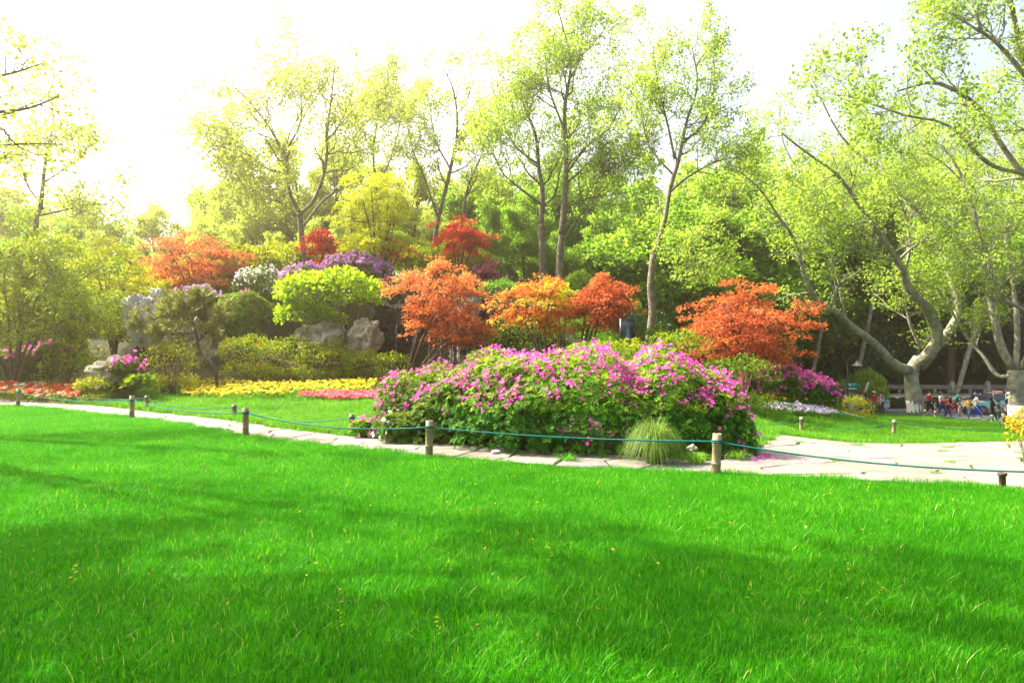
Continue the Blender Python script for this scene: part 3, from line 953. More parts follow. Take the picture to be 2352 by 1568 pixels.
MARIG = [flower_mesh("marigold_flower", F_YELLOW, 9, .042, .15, 3) for _ in range(2)]
ZINN = [flower_mesh("zinnia_flower", F_ZINNIA, 9, .045, .15, 3, var=v) for v in (.08, .2, .45, .55, .75, .8, 1.0)]
BEGO = [flower_mesh("begonia_flower", F_BEGONIA, 4, .028, .3) for _ in range(2)]
PHLX = [flower_mesh("phlox_flower", F_PHLOX, 5, .026, .1) for _ in range(2)]

# ------------------------------------------------------------------ tall trees of the view
def gbase(px, d):
    x = X(px, d); return (x, d, HZ(x, d) - .05)
def tr(px_pts, d, r0, r1):
    return ([P(p[0], p[1], p[2] if len(p) > 2 else d) for p in px_pts], r0 * .72, r1 * .72)
def trunk_from(b, pts, d, r0, r1):
    return ([np.array(b)] + [P(p[0], p[1], p[2] if len(p) > 2 else d) for p in pts], r0 * .68, r1 * .72)

b = gbase(705, 38)
tree("plane_tree", b, [
    tr([(688, 490), (665, 440, 37.5), (660, 370, 37), (640, 330, 36.5), (610, 280, 36), (560, 220, 35.5), (515, 185, 35)], 38, .16, .03),
    tr([(689, 492), (722, 458, 38.5), (748, 380, 39), (752, 300, 39), (762, 220, 39), (770, 125, 39)], 38, .17, .03),
    tr([(697, 520), (738, 465, 39), (778, 425, 40), (805, 330, 41), (865, 250, 41)], 38, .13, .03),
    tr([(662, 400, 37), (610, 385, 36.5), (560, 345, 36), (500, 310, 35)], 37, .09, .02),
    tr([(690, 500), (650, 470, 36.5), (600, 450, 35.5), (540, 450, 35)], 38, .08, .02),
    tr([(655, 350, 37), (690, 280, 37.5), (690, 200, 38), (680, 120, 38)], 37, .09, .02)],
    "tall plane tree with three spreading limbs and golden leaves above the lilac azaleas", L_PLANE_Y, BARK, trunk=trunk_from(b, [(693, 545), (688, 488)], 38, .30, .21),
    n1=15, l1=4.2, n2=9, l2=1.6, l3=.8, m=9, leaf=.125, spread=.13, t0=.25, up=.09)
b = gbase(880, 43)
tree("plane_tree", b, [
    tr([(862, 420), (858, 340), (872, 260), (890, 190), (895, 140)], 43, .12, .03),
    tr([(864, 430), (895, 370, 43), (915, 300, 43.5), (930, 230, 43.5)], 43, .09, .02),
    tr([(860, 360), (835, 300, 43), (830, 230, 43)], 43, .07, .02)],
    "pale thin-leaved plane tree rising behind the lime green maple", L_PLANE_Y, BARK, trunk=trunk_from(b, [(868, 500), (863, 415)], 43, .2, .17),
    n1=13, l1=3.0, n2=8, l2=1.3, l3=.65, m=10, leaf=.125, spread=.13, t0=.2, up=.1)
b = gbase(1005, 40)
tree("plane_tree", b, [
    tr([(1001, 530), (1012, 480), (1032, 400), (1050, 300), (1042, 210), (1012, 145)], 40, .19, .03),
    tr([(1006, 500), (975, 410, 39.5), (948, 345, 39), (935, 290, 39)], 40, .10, .02),
    tr([(1060, 530, 41), (1075, 430, 41), (1108, 350, 41), (1122, 270, 41)], 41, .15, .03),
    tr([(1035, 390, 40), (1000, 320, 40), (985, 230, 40)], 40, .08, .02)],
    "slender plane tree with thin leaves and bare upper branches, behind the small red maple", L_PLANE_Y, BARK, trunk=trunk_from(b, [(1000, 565), (1002, 525)], 40, .24, .2),
    n1=12, l1=3.2, n2=8, l2=1.3, l3=.65, m=11, leaf=.12, spread=.13, t0=.25, up=.12, thin=.8)
b = gbase(1246, 36)
tree("plane_tree", b, [
    tr([(1243, 520), (1246, 440), (1238, 390), (1230, 310), (1202, 240), (1188, 160)], 36, .22, .03),
    tr([(1244, 470), (1185, 425, 35.5), (1150, 390, 35), (1115, 300, 34.5)], 36, .10, .02),
    tr([(1245, 480), (1277, 440, 36.5), (1290, 370, 37), (1330, 290, 37)], 36, .10, .02),
    tr([(1238, 380), (1180, 330, 36), (1140, 240, 36), (1125, 150, 36)], 36, .09, .02)],
    "straight grey plane tree left of its near twin, in the centre of the view", L_PLANE, BARK, trunk=trunk_from(b, [(1246, 590), (1243, 515)], 36, .30, .22),
    n1=14, l1=3.6, n2=8, l2=1.5, l3=.75, m=9, leaf=.12, spread=.13, t0=.2, up=.1, var=(.25, 1))
b = gbase(1284, 34.5)
tree("plane_tree", b, [
    tr([(1291, 540), (1297, 450), (1301, 360), (1297, 250), (1311, 150), (1292, 60), (1275, 0)], 34.5, .22, .03),
    tr([(1295, 480), (1350, 455, 34), (1400, 448, 33.5), (1450, 440, 33)], 34.5, .08, .02),
    tr([(1300, 400), (1350, 335, 34.5), (1402, 290, 35), (1440, 200, 35)], 34.5, .10, .02),
    tr([(1297, 300), (1262, 205, 34), (1250, 110, 34)], 34.5, .09, .02),
    tr([(1290, 560), (1340, 485, 34), (1400, 420, 33.5), (1440, 350, 33)], 34.5, .09, .02),
    tr([(1305, 190), (1340, 120, 34.5), (1365, 30, 34.5)], 34.5, .07, .02)],
    "tallest plane tree in the centre, its leafy top touching the upper edge", L_PLANE, BARK, trunk=trunk_from(b, [(1286, 600), (1291, 535)], 34.5, .30, .22),
    n1=14, l1=3.9, n2=8, l2=1.6, l3=.75, m=9, leaf=.12, spread=.13, t0=.2, up=.1, var=(.2, 1))
b = gbase(1480, 28)
tree("plane_tree", b, [
    tr([(1500, 590), (1525, 515), (1540, 430), (1557, 375), (1577, 280), (1602, 195), (1590, 110)], 28, .165, .03),
    tr([(1550, 365), (1532, 280), (1512, 200), (1500, 110)], 28, .08, .02),
    tr([(1540, 440), (1582, 405, 27.5), (1645, 372, 27), (1700, 360, 26.5)], 28, .08, .02),
    tr([(1562, 335), (1618, 280, 28), (1640, 200, 28), (1640, 140, 28)], 28, .08, .02),
    tr([(1505, 575), (1560, 575, 27.5), (1620, 602, 27)], 28, .05, .015),
    tr([(1545, 400), (1500, 350, 28), (1480, 300, 28), (1470, 230, 28)], 28, .06, .015)],
    "curved single-stemmed plane tree right of the dark poster panel", L_PLANE, BARK, trunk=trunk_from(b, [(1498, 725), (1494, 660), (1500, 585)], 28, .26, .17),
    n1=12, l1=2.6, n2=7, l2=1.2, l3=.6, m=9, leaf=.10, spread=.10, t0=.3, up=.1, var=(.25, 1))
# the plane with the limewashed foot
b = P(2103, 951, 39); b[2] -= .02
T5 = tree("plane_tree", tuple(b), [
    tr([(2092, 852), (2055, 838, 38.5), (2010, 790, 38), (1950, 745, 37.5), (1928, 720, 37), (1885, 700, 36.5), (1850, 640, 36), (1830, 560, 35.5), (1790, 500, 35), (1742, 430, 34), (1690, 390, 33)], 39, .42, .05),
    tr([(1940, 728, 37.3), (1925, 640, 37), (1900, 570, 37), (1868, 480, 37), (1840, 420, 37)], 37, .14, .03),
    tr([(2112, 838), (2135, 812, 38.5), (2162, 764, 38), (2148, 750, 38), (2127, 704, 37.5), (2087, 668, 37), (2077, 627, 37), (2036, 560, 36.5), (1996, 505, 36), (1926, 405, 35), (1851, 350, 34), (1795, 305, 33)], 39, .48, .06),
    tr([(2140, 808, 38.7), (2166, 778, 39), (2200, 722, 39.5), (2184, 635, 40), (2153, 562, 40), (2116, 490, 39.5), (2071, 445, 39), (2026, 400, 38), (1930, 310, 37), (1858, 165, 36)], 39, .42, .05),
    tr([(2112, 792, 38.5), (2090, 742, 38.5), (2080, 690, 38.5), (2078, 640, 38)], 39, .16, .05),
    tr([(2078, 628, 37), (2090, 560, 37), (2075, 480, 37), (2040, 420, 36)], 37, .12, .03),
    tr([(2183, 630, 40), (2190, 560, 40), (2188, 470, 40), (2195, 380, 40)], 40, .10, .03),
    tr([(2060, 600, 37), (1990, 580, 36), (1930, 520, 35.5), (1890, 500, 35)], 37, .08, .02)],
    "many-limbed plane tree with white limewashed foot at the lawn's far edge", L_PLANE, BARK_G,
    trunk=([b, P(2100, 920, 39), P(2094, 880, 39), P(2096, 848, 39), P(2112, 826, 39)], .41, .36), n1=13, l1=3.4, n2=8, l2=1.5, l3=.75, m=7, leaf=.135, spread=.13, t0=.35, up=.05, ang=1.0, var=(.2, 1), lumpy=.09, taper=1.45)
mb = MB()
pk = resample([b - [0, 0, .15], P(2101, 934, 39), P(2098, 917, 39)], 6)
wood_add(mb, pk[None], np.array([[.43, .425, .42, .418, .415, .41]]), 14); mb.build("limewash_band", LIME_WASH, T5, True)
b = P(2338, 975, 36)
T6 = tree("plane_tree", tuple(b), [
    tr([(2330, 852), (2300, 799, 36), (2280, 711, 36), (2253, 574, 36), (2226, 450, 36), (2178, 345, 36)], 36, .30, .12),
    tr([(2334, 850), (2336, 742, 36.5), (2325, 640, 37), (2310, 520, 37), (2330, 400, 37)], 36, .22, .05),
    tr([(2322, 862), (2290, 862, 37), (2260, 820, 37.5), (2226, 780, 38), (2196, 735, 38), (2170, 660, 38)], 36, .20, .05),
    tr([(2345, 850), (2385, 760, 35), (2352, 713, 34.5), (2302, 680, 34), (2262, 580, 34), (2235, 480, 34)], 36, .24, .06),
    tr([(2215, 420, 36), (2160, 370, 35.5), (2110, 345, 35), (2060, 340, 34.5)], 36, .07, .02),
    tr([(2290, 760, 36), (2255, 690, 36.5), (2215, 620, 37), (2195, 550, 37)], 36, .09, .03)],
    "leaning plane tree with cut-off limb at the right edge behind the crowd", L_PLANE, BARK_G, trunk=([b, P(2335, 920, 36), P(2333, 850, 36)], .42, .36),
    n1=12, l1=3.4, n2=7, l2=1.5, l3=.75, m=7, leaf=.13, spread=.13, t0=.4, up=.05, ang=1.0, var=(.1, .9), lumpy=.09, taper=1.3)
mb = MB()
wood_add(mb, np.stack([b - [0, 0, .15], P(2337, 945, 36), P(2336, 930, 36)])[None], np.array([[.46, .44, .43]]), 14); mb.build("limewash_band", LIME_WASH, T6, True)
for (px, d, pts, lab) in (
        (1905, 47, [(1905, 640), (1890, 520), (1850, 420), (1800, 330), (1790, 240)], "leafy plane tree behind the limewashed tree's left limb"),
        (2015, 49, [(2015, 640), (2030, 500), (2010, 380), (1990, 270), (2000, 200)], "tall leafy plane tree filling the canopy left of the limewashed tree"),
        (2150, 50, [(2150, 640), (2140, 500), (2120, 380), (2130, 270), (2110, 190)], "tall leafy plane tree directly behind the limewashed tree's right limb"),
        (2270, 47, [(2270, 640), (2290, 500), (2280, 380), (2300, 260), (2290, 170)], "tall leafy plane tree behind the leaning right-edge plane"),
        (1740, 46, [(1740, 640), (1735, 540), (1745, 470), (1720, 400), (1725, 330)], "middle-height plane tree behind the orange red maple")):
    b = (X(px, d), d + 4 if d > 46 else d, HZ(X(px, d), d + 4 if d > 46 else d) - .1)
    dd = b[1]
    mid = pts[2]
    tree("plane_tree", b, [tr(pts[1:], dd, .16, .03), tr([pts[1], (pts[1][0] - 60, pts[2][1] + 40), (pts[2][0] - 110, pts[3][1] + 40)], dd, .1, .02), tr([pts[1], (pts[1][0] + 70, pts[2][1] + 40), (pts[2][0] + 110, pts[3][1] + 60)], dd, .1, .02)],
         lab, L_PLANE, BARK_G, trunk=trunk_from(b, pts[:2], dd, .24, .2), n1=12, l1=3.8, n2=7, l2=1.6, l3=.8, m=7, leaf=.15, spread=.13, t0=.05, up=.06, ang=1.0, var=(.25, 1))
# large tree outside the right edge, its limbs hang into the view
bx, bd = 21.0, 22.0
b = (bx, bd, HZ(bx, bd) - .05)
tree("plane_tree", b, [
    ([P(2600, 560, 22), P(2460, 470, 21), P(2352, 400, 20), P(2276, 295, 19.5), P(2241, 240, 19), P(2150, 190, 18.5), P(2060, 210, 18)], .14, .03),
    ([P(2600, 520, 22), P(2420, 300, 20), P(2355, 160, 19), P(2325, 20, 18.5), P(2290, -120, 18)], .15, .04),
    ([P(2352, 400, 20), P(2270, 375, 19), P(2180, 290, 18.5), P(2080, 265, 18), P(1990, 235, 18), P(1930, 215, 18)], .07, .015),
    ([P(2360, 180, 19), P(2290, 100, 18.5), P(2230, 60, 18), P(2180, 30, 18)], .07, .02),
    ([P(2600, 540, 22), P(2480, 200, 21), P(2400, -100, 20)], .16, .05)],
    "near plane tree leaning in from outside the right edge, dense fresh leaves overhead", L_PLANE, BARK_G, trunk=([np.array(b), P(2690, 800, 22), P(2600, 540, 22)], .42, .3),
    n1=13, l1=2.6, n2=8, l2=1.1, l3=.55, m=9, leaf=.09, spread=.10, t0=.3, up=.06, var=(0, .75))
# trees left of the frame, branches reach in; their tops shade the lawn
def shade_tree(bx, bd, limbs, label, n1, mat=L_PLANE_Y, **k):
    b = (bx, bd, HZ(bx, bd) - .05)
    return tree("plane_tree", b, limbs, label, mat, BARK, trunk=([np.array(b), np.array([bx + .3, bd, 3.0]), np.array([bx + .1, bd + .2, 5.2])], .34, .26), n1=n1, **k)
c0 = np.array([-14.6, 14.6, 5.2])
shade_tree(-14.5, 14.4, [
    ([c0, P(-150, 300, 15.5), P(-30, 262, 15.8), P(60, 250, 16), P(135, 222, 16)], .13, .012),
    ([c0, P(-200, 240, 15.5), P(-60, 190, 16), P(40, 165, 16.2), P(110, 140, 16.5)], .12, .012),
    ([c0, P(-100, 350, 15.5), P(30, 332, 16), P(130, 330, 16.5)], .08, .01),
    ([c0, np.array([-13, 14.5, 8]), np.array([-11.3, 14.6, 11]), np.array([-10, 14.2, 13.5])], .2, .03),
    ([c0, np.array([-15, 13.5, 8.5]), np.array([-14, 12, 12]), np.array([-13, 11.5, 15])], .2, .03),
    ([c0, np.array([-13.5, 12.5, 8]), np.array([-11.5, 11.2, 10.5]), np.array([-9.6, 10.8, 12])], .16, .03)],
    "bare-twigged plane tree reaching in from outside the left edge", 9, l1=2.0, n2=6, l2=.9, m=4, leaf=.11, spread=.07, t0=.3, up=.04, thin=.6)
c1 = np.array([-9.6, 6.6, 4.6])
shade_tree(-10.2, 6.4, [
    ([c1, np.array([-8.6, 7.2, 7.5]), np.array([-6.2, 7.8, 10]), np.array([-3.4, 8.0, 11.4])], .2, .03),
    ([c1, np.array([-9.4, 7.0, 8]), np.array([-8, 6.4, 11]), np.array([-5.6, 6.2, 13])], .2, .03),
    ([c1, np.array([-10, 5.5, 8]), np.array([-8.8, 4.2, 10.5]), np.array([-6.8, 3.6, 12])], .18, .03),
    ([c1, np.array([-10.4, 7.5, 8]), np.array([-9.8, 9, 11]), np.array([-8.0, 9.8, 12.6])], .16, .03),
    ([c1, np.array([-10.6, 7.2, 7.5]), np.array([-11.4, 8.4, 9.4]), np.array([-12.6, 9.2, 10.6])], .14, .03)],
    "tree standing left of the view whose high crown shades the lawn", 10, L_PLANE, l1=2.4, n2=6, l2=1.0, m=8, leaf=.17, spread=.10, t0=.3, up=.03)

# tree at the far left and its dark neighbour
b = gbase(85, 31)
tree("plane_tree", b, [
    tr([(93, 480), (105, 370), (122, 290), (120, 240)], 31, .13, .03),
    tr([(92, 495), (150, 482, 30.5), (200, 470, 30), (260, 470, 30)], 31, .08, .02),
    tr([(100, 420), (160, 380, 31), (200, 350, 31)], 31, .06, .02),
    tr([(95, 470), (60, 420, 31), (40, 350, 31)], 31, .06, .02)],
    "leaning pale-stemmed tree at the left edge above the camellia", L_PLANE_Y, BARK, trunk=trunk_from(b, [(82, 525), (93, 478)], 31, .2, .15),
    n1=11, l1=2.8, n2=7, l2=1.2, l3=.55, m=5, leaf=.13, spread=.13, t0=.15, up=.06)

# ------------------------------------------------------------------ woodland behind: a few grown kinds, copied as individuals
def proto(kind, h, mat, bark, dens=1.0, leaf=.26, crown0=.25, wide=1.0):
    """tree of height h at the origin"""
    tp = [np.array([0, 0, -.3]), np.array([random.uniform(-.25, .25), random.uniform(-.25, .25), h * .3]), np.array([random.uniform(-.5, .5), random.uniform(-.5, .5), h * .6]), np.array([random.uniform(-.6, .6), random.uniform(-.6, .6), h * .97])]
    limbs = [(tp, .17, .03)]
    for k in range(7):
        a = k * 2.4 + random.uniform(-.4, .4); z = h * random.uniform(crown0, .75); L = wide * h * random.uniform(.16, .3) * (1.15 - z / h * .6)
        s = np.array([0, 0, z]); e = s + np.array([math.cos(a) * L, math.sin(a) * L, h * random.uniform(.08, .25)])
        limbs.append(([s, (s + e) / 2 + np.array([0, 0, -.1]), e], .06, .015))
    t = tree(kind, (0, 0, 0), limbs, "proto", mat, bark, n1=int(9 * dens), l1=h * .2, n2=6, l2=h * .095, n3=3, l3=h * .05, m=int(8 * dens), leaf=leaf * .74, spread=.15, t0=.18, up=.07, twig_r=.012, limb_parts=False, flat=.45)
    # trunk only as its own part
    Pk, Rk = limbs_np(limbs[:1], 14, .05)
    mb = MB(); wood_add(mb, Pk, Rk, 6); mb.build("trunk", bark, t, True)
    Pk, Rk = limbs_np(limbs[1:], 8, .05)
    mb = MB(); wood_add(mb, Pk, Rk, 4); mb.build("limbs", bark, t, True)["kind"] = "stuff"
    return t
PROTO = [proto("woodland_tree", 10, L_WOOD, BARK, 1.0), proto("woodland_tree", 10, L_WOOD, BARK, 1.25, .24, .15), proto("woodland_tree", 10, L_WOOD, BARK_D, .9, .28, .3),
         proto("woodland_tree", 10, L_PLANE_Y, BARK, .9, .26, .2), proto("woodland_tree", 10, L_PLANE_Y, BARK, 1.1, .24, .12)]
used = [False] * len(PROTO)
def put(k, x, y, h, label, group, cat="tree", wide=1.0, z=None):
    if not used[k]: o = PROTO[k]; used[k] = True
    else: o = copy_tree(PROTO[k])
    o.location = (x, y, HZ(x, y) if z is None else z)
    s = h / 10.0
    o.scale = (s * wide, s * wide, s); o.rotation_euler = (0, 0, random.uniform(0, 6.28))
    tag(o, label, cat, group)
    return o
MARKS = [(0, "the left picture edge"), (130, "the camellia"), (265, "the yellow green maple"), (340, "the pale limestone rocks"), (445, "the sunlit orange maple"), (570, "the white azalea"), (690, "the golden plane's trunk"), (790, "the lilac azalea"), (870, "the lime green maple"), (1030, "the vivid red maple"), (1118, "the purple globe maple"), (1200, "the mixed orange maple"), (1270, "the twin plane trunks"), (1360, "the salmon maple"), (1440, "the poster panel"), (1500, "the curved plane's trunk"), (1698, "the broad orange red maple"), (1850, "the purple azalea"), (1947, "the street lamp"), (2020, "the man in stripes"), (2103, "the limewashed tree"), (2200, "the running toddler"), (2283, "the taxi"), (2345, "the right picture edge")]
_seen = set()
def where_label(head, px, tail):
    """which one it is: by what it stands behind"""
    for mx_, ph in sorted(MARKS, key=lambda m: abs(m[0] - px))[:3]:
        for rel in (("behind",) if abs(px - mx_) < 16 else (("just left of", "left of") if px < mx_ else ("just right of", "right of"))):
            t = "%s %s %s%s" % (head, rel, ph, tail)
            if t not in _seen:
                _seen.add(t); return t
    return None
WL = "slender pale green tree in the wood on the slope behind"
WG = "trees of the wood behind"
def top_h(px, d, ytop):
    x = X(px, d); return (784 + 35 - ytop) / 1568 * d + EYE - HZ(x, d)
rows = []
for px in range(1080, 2420, 62):                      # wood right of centre, near row
    rows.append((px + random.uniform(-25, 25), random.uniform(53, 60), random.uniform(420, 540)))
for px in range(1080, 2500, 58):
    rows.append((px + random.uniform(-25, 25), random.uniform(66, 78), random.uniform(370, 450)))
for px in range(1120, 1800, 85):
    rows.append((px + random.uniform(-20, 20), random.uniform(41, 46), random.uniform(430, 560)))
for px, d, yt in rows:
    h = float(np.clip(top_h(px, d, yt), 4.5, 19))
    rw = "pale green tree of the front woodland row" if d > 50 and d < 62 else ("pale green tree of the hilltop wood" if d > 62 else "slim young tree nearest the shrubs,")
    put(random.choice((0, 1, 1, 2)), X(px, d), d, h, where_label(rw, px, "") or WL, WG, wide=random.uniform(.95, 1.35))
for px in range(-60, 1080, 70):                       # golden side, left
    for (d0, d1, y0, y1) in ((44, 50, 460, 540), (56, 66, 390, 470)):
        px2 = px + random.uniform(-28, 28); d = random.uniform(d0, d1)
        yt = random.uniform(y0, y1) + (70 if 230 < px2 < 460 else 0)
        h = float(np.clip(top_h(px2, d, yt), 3.5, 17))
        put(random.choice((3, 4, 3, 0)), X(px2, d), d, h, where_label("golden green tree of the %s sunny wood" % ("near" if d < 52 else "far"), px2, "") or "golden green tree in the sunny wood behind the rockery", "sunny trees behind the rockery", wide=random.uniform(.95, 1.3))
for px in range(500, 1120, 88):
    px2 = px + random.uniform(-22, 22); d = random.uniform(50, 56)
    h = float(np.clip(top_h(px2, d, random.uniform(310, 430)), 6, 18))
    put(random.choice((3, 4)), X(px2, d), d, h, where_label("taller golden green tree of the sunny wood", px2, "") or "golden green tree in the sunny wood behind the rockery", "sunny trees behind the rockery", wide=random.uniform(.75, 1.0))
for px in range(1100, 1720, 64):
    px2 = px + random.uniform(-22, 22); d = random.uniform(47, 52)
    h = float(np.clip(top_h(px2, d, random.uniform(330, 450)), 6, 18))
    put(random.choice((0, 2)), X(px2, d), d, h, where_label("taller pale green woodland tree", px2, "") or WL, WG, wide=random.uniform(.75, 1.0))
# one far mass closing the wood
fm = MB()
npt = 42000
fx = rng.uniform(-95, 110, npt); fy = rng.uniform(86, 100, npt); gz = H(fx, fy)
ridge = 9 + 2.5 * np.sin(fx * .22) + 1.8 * np.sin(fx * .47 + 2) - 3.0 * sstep(0, -40, fx)
fz = gz + rng.uniform(0, 1, npt) ** .7 * ridge
pos = np.column_stack([fx, fy, fz])
leaf_quads(fm, pos, unit(rnd(npt) + [0, -.3, 0]), unit(rnd(npt) * .6 + [0, -.2, .8]), rng.uniform(.4, .75, npt), rng.uniform(.3, .5, npt), rng.uniform(.1, .9, npt))
fw = fm.build("far_wood", L_WOOD); tag(fw, "far wooded ridge reading as one pale green mass", "woodland", None, "stuff")

# evergreen understorey behind the wall and between trunks
def bush_proto(name, mat, leaf, n, stem=STEM):
    return shrub(name, (0, 0, 0), [((0, 0, .62), (.9, .9, .62)), ((.55, .2, .45), (.55, .55, .45)), ((-.5, -.25, .5), (.55, .55, .5)), ((.1, -.5, .4), (.6, .5, .42))], n, leaf, mat, "proto", ground=False, stem=stem, nst=3)
BP = {"dark": bush_proto("evergreen_shrub", L_DARK, .17, 3600), "light": bush_proto("understorey_shrub", L_YEL, .13, 3600), "wood": bush_proto("understorey_shrub", L_WOOD, .15, 3600)}
bused = {}
def bush(kind, x, y, r, h, label, group, z=None):
    o = BP[kind] if kind not in bused else copy_tree(BP[kind]); bused[kind] = 1
    o.location = (x, y, (HZ(x, y) if z is None else z) - .05); o.scale = (r, r, h); o.rotation_euler = (0, 0, random.uniform(0, 6.28))
    tag(o, label, "shrub", group)
    return o
for px in range(1900, 2480, 34):
    d = random.uniform(53.5, 57); bush("dark", X(px, d), d, random.uniform(1.3, 2.0), random.uniform(2.0, 3.6), where_label("tall dark evergreen behind the balustrade wall,", px, "") or "dark evergreen shrub behind the balustrade wall", "evergreens behind the wall")
for px in range(2020, 2420, 26):
    d = 50.2; x = X(px, d); bush("dark", x, d, .6, .75, where_label("low evergreen at the balustrade's foot,", px, "") or "low clipped evergreen at the foot of the balustrade wall", "low hedge along the wall", ROAD_Z)
for px in range(1330, 1900, 52):
    d = random.uniform(36, 42); bush("dark" if px % 104 < 52 else "wood", X(px, d), d, random.uniform(1.1, 1.7), random.uniform(1.3, 2.4), where_label("evergreen bush under the trees,", px, "") or "dark evergreen bush under the trees right of centre", "evergreens under the trees")
for px in range(1090, 2050, 60):
    d = random.uniform(44, 50); bush("wood", X(px, d), d, random.uniform(1.3, 2.0), random.uniform(1.6, 2.6), where_label("light green bush at the wood's foot,", px, "") or "light green bush at the foot of the wood", "bushes at the foot of the wood")
for px in list(range(-40, 1080, 62)) + list(range(-30, 640, 50)):
    d = random.uniform(39, 43) if px % 62 == 22 or px > 600 else random.uniform(28, 36); bush("light", X(px, d), d, random.uniform(1.2, 1.8), random.uniform(1.4, 2.2), where_label("yellow green bush on the rear slope,", px, "") or "yellow green bush on the slope behind the rockery", "bushes on the rockery slope")

# ------------------------------------------------------------------ rocks
def rock(name, c, size, label, mat, seed, rough=.35, sub=4, cat="rock", group=None, squash=1.0, freq=1.3):
    import bmesh
    bm = bmesh.new(); bmesh.ops.create_icosphere(bm, subdivisions=sub, radius=1)
    off = Vector((seed * 3.1, seed * 1.7, seed * .9)); size = Vector(size)
    for v in bm.verts:
        n = v.co.normalized()
        r = 1 + rough * (mnoise.fractal(n * freq + off, 1.0, 2.0, 4) * 1.1)
        w = mnoise.voronoi(n * (freq * 1.6) + off)[0]
        r += rough * .4 * (w[1] - w[0]) - rough * .15
        r -= rough * .5 * max(0, mnoise.noise(n * freq * 3.2 + off)) ** .8
        r -= rough * .3 * math.exp(-((w[1] - w[0]) / .09) ** 2) + rough * .3 * abs(mnoise.noise(n * freq * 5 + off)) + rough * .25 * abs(mnoise.noise(n * freq * 9 + off))
        r += rough * .3
        v.co = Vector((n.x * size.x, n.y * size.y, n.z * size.z)) * r
    me = bpy.data.meshes.new(name); bm.to_mesh(me); bm.free()
    for p in me.polygons: p.use_smooth = False
    me.materials.append(mat)
    o = obj(name, me, None, c); o.rotation_euler = (0, 0, seed)
    return tag(o, label, cat, group)
rock("limestone_rock", P(335, 735, 25.6), (.6, .6, .92), "tall pitted pale limestone rock left of the pine", ROCK, 1.3, .42, 5)
rock("limestone_rock", P(362, 690, 25.8), (.36, .36, .48), "pale rounded stone perched on top of the left rocks", ROCK, 2.2, .35, 4)
rock("limestone_rock", P(310, 712, 25.6), (.42, .4, .5), "pale beaked stone on the left shoulder of the left rocks", ROCK, 3.1, .4, 4)
rock("limestone_rock", P(410, 780, 25.6), (.7, .7, .5), "shaded broad rock behind the pine's crown", ROCK_M, 4.4, .4, 4)
rock("limestone_rock", P(262, 858, 22.5), (.78, .7, .48), "low boulder in the bed with magenta azaleas leaning over it", ROCK_M, 5.2, .35, 4)
rock("limestone_rock", P(448, 790, 25.5), (.5, .5, .85), "upright stone beside the pine's trunk", ROCK_M, 6.7, .35, 4)
rock("limestone_rock", P(745, 775, 28.2), (1.05, .9, .75), "broad pale rock under the light green tree", ROCK_M, 7.3, .4, 4)
rock("limestone_rock", P(835, 780, 28.0), (.62, .7, .85), "knobbly grey rock right of the light green tree's stems", ROCK_M, 8.8, .3, 5, freq=1.5)
rock("limestone_rock", P(1590, 1030, 10.0), (.07, .06, .06), "small pale stone between sedge tuft and azalea", ROCK_M, 9.1, .3, 3)
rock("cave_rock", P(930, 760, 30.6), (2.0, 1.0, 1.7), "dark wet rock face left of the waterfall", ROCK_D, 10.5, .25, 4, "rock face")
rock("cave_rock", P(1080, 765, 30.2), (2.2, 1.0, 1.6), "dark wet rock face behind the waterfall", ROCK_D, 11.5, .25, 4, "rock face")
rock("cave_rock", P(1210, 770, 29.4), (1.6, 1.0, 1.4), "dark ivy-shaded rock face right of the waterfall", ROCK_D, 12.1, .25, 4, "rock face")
rock("fallen_block", P(1139, 1040, 10.55) + [0, 0, .02], (.09, .05, .03), "small pale block lying at the path's edge", LIME_WASH, 13.1, .12, 2, "block")

# waterfall: thin strings of white water
WATER = leaf_mat("falling_water", [(0, (.6, .62, .64)), (1, (.85, .87, .9))], .3, (1, 1, 1), .2, .5)
b = P(1040, 838, 28.6)
wf = thing("waterfall", tuple(b), "thin white strands of falling water in front of dark rock", "waterfall")
for px, y0, y1, w in ((1034, 715, 836, .05), (1040, 720, 836, .04), (1052, 708, 836, .06), (1056, 712, 838, .03), (985, 745, 830, .012), (1092, 735, 830, .012), (910, 745, 825, .012), (1012, 745, 832, .014)):
    k = 34; ys = np.linspace(y0, y1, k)
    pts = np.array([P(px + rng.normal(0, .8), yy, 28.6) for yy in ys])
    rr = w * np.clip(rng.normal(.7, .45, k), .08, 1.6)
    mb = MB(); V, q, c = tubes(pts[None], rr[None], 5); mb.add(V, q, c, var=rng.uniform(0, 1)); mb.build("water_strand", WATER, wf, True)
mb = MB(); nd = 420
pp = np.array([P(rng.choice([900, 940, 985, 1012, 1036, 1054, 1092]) + rng.normal(0, 14), rng.uniform(740, 832), 28.5 + rng.uniform(-.3, .3)) for _ in range(nd)])
leaf_quads(mb, pp, unit(np.array([[0, 0, -1.]]) + rnd(nd) * .15), rnd(nd), rng.uniform(.03, .09, nd), .012, rng.uniform(0, 1, nd)); o = mb.build("spray", WATER, wf); o["kind"] = "stuff"

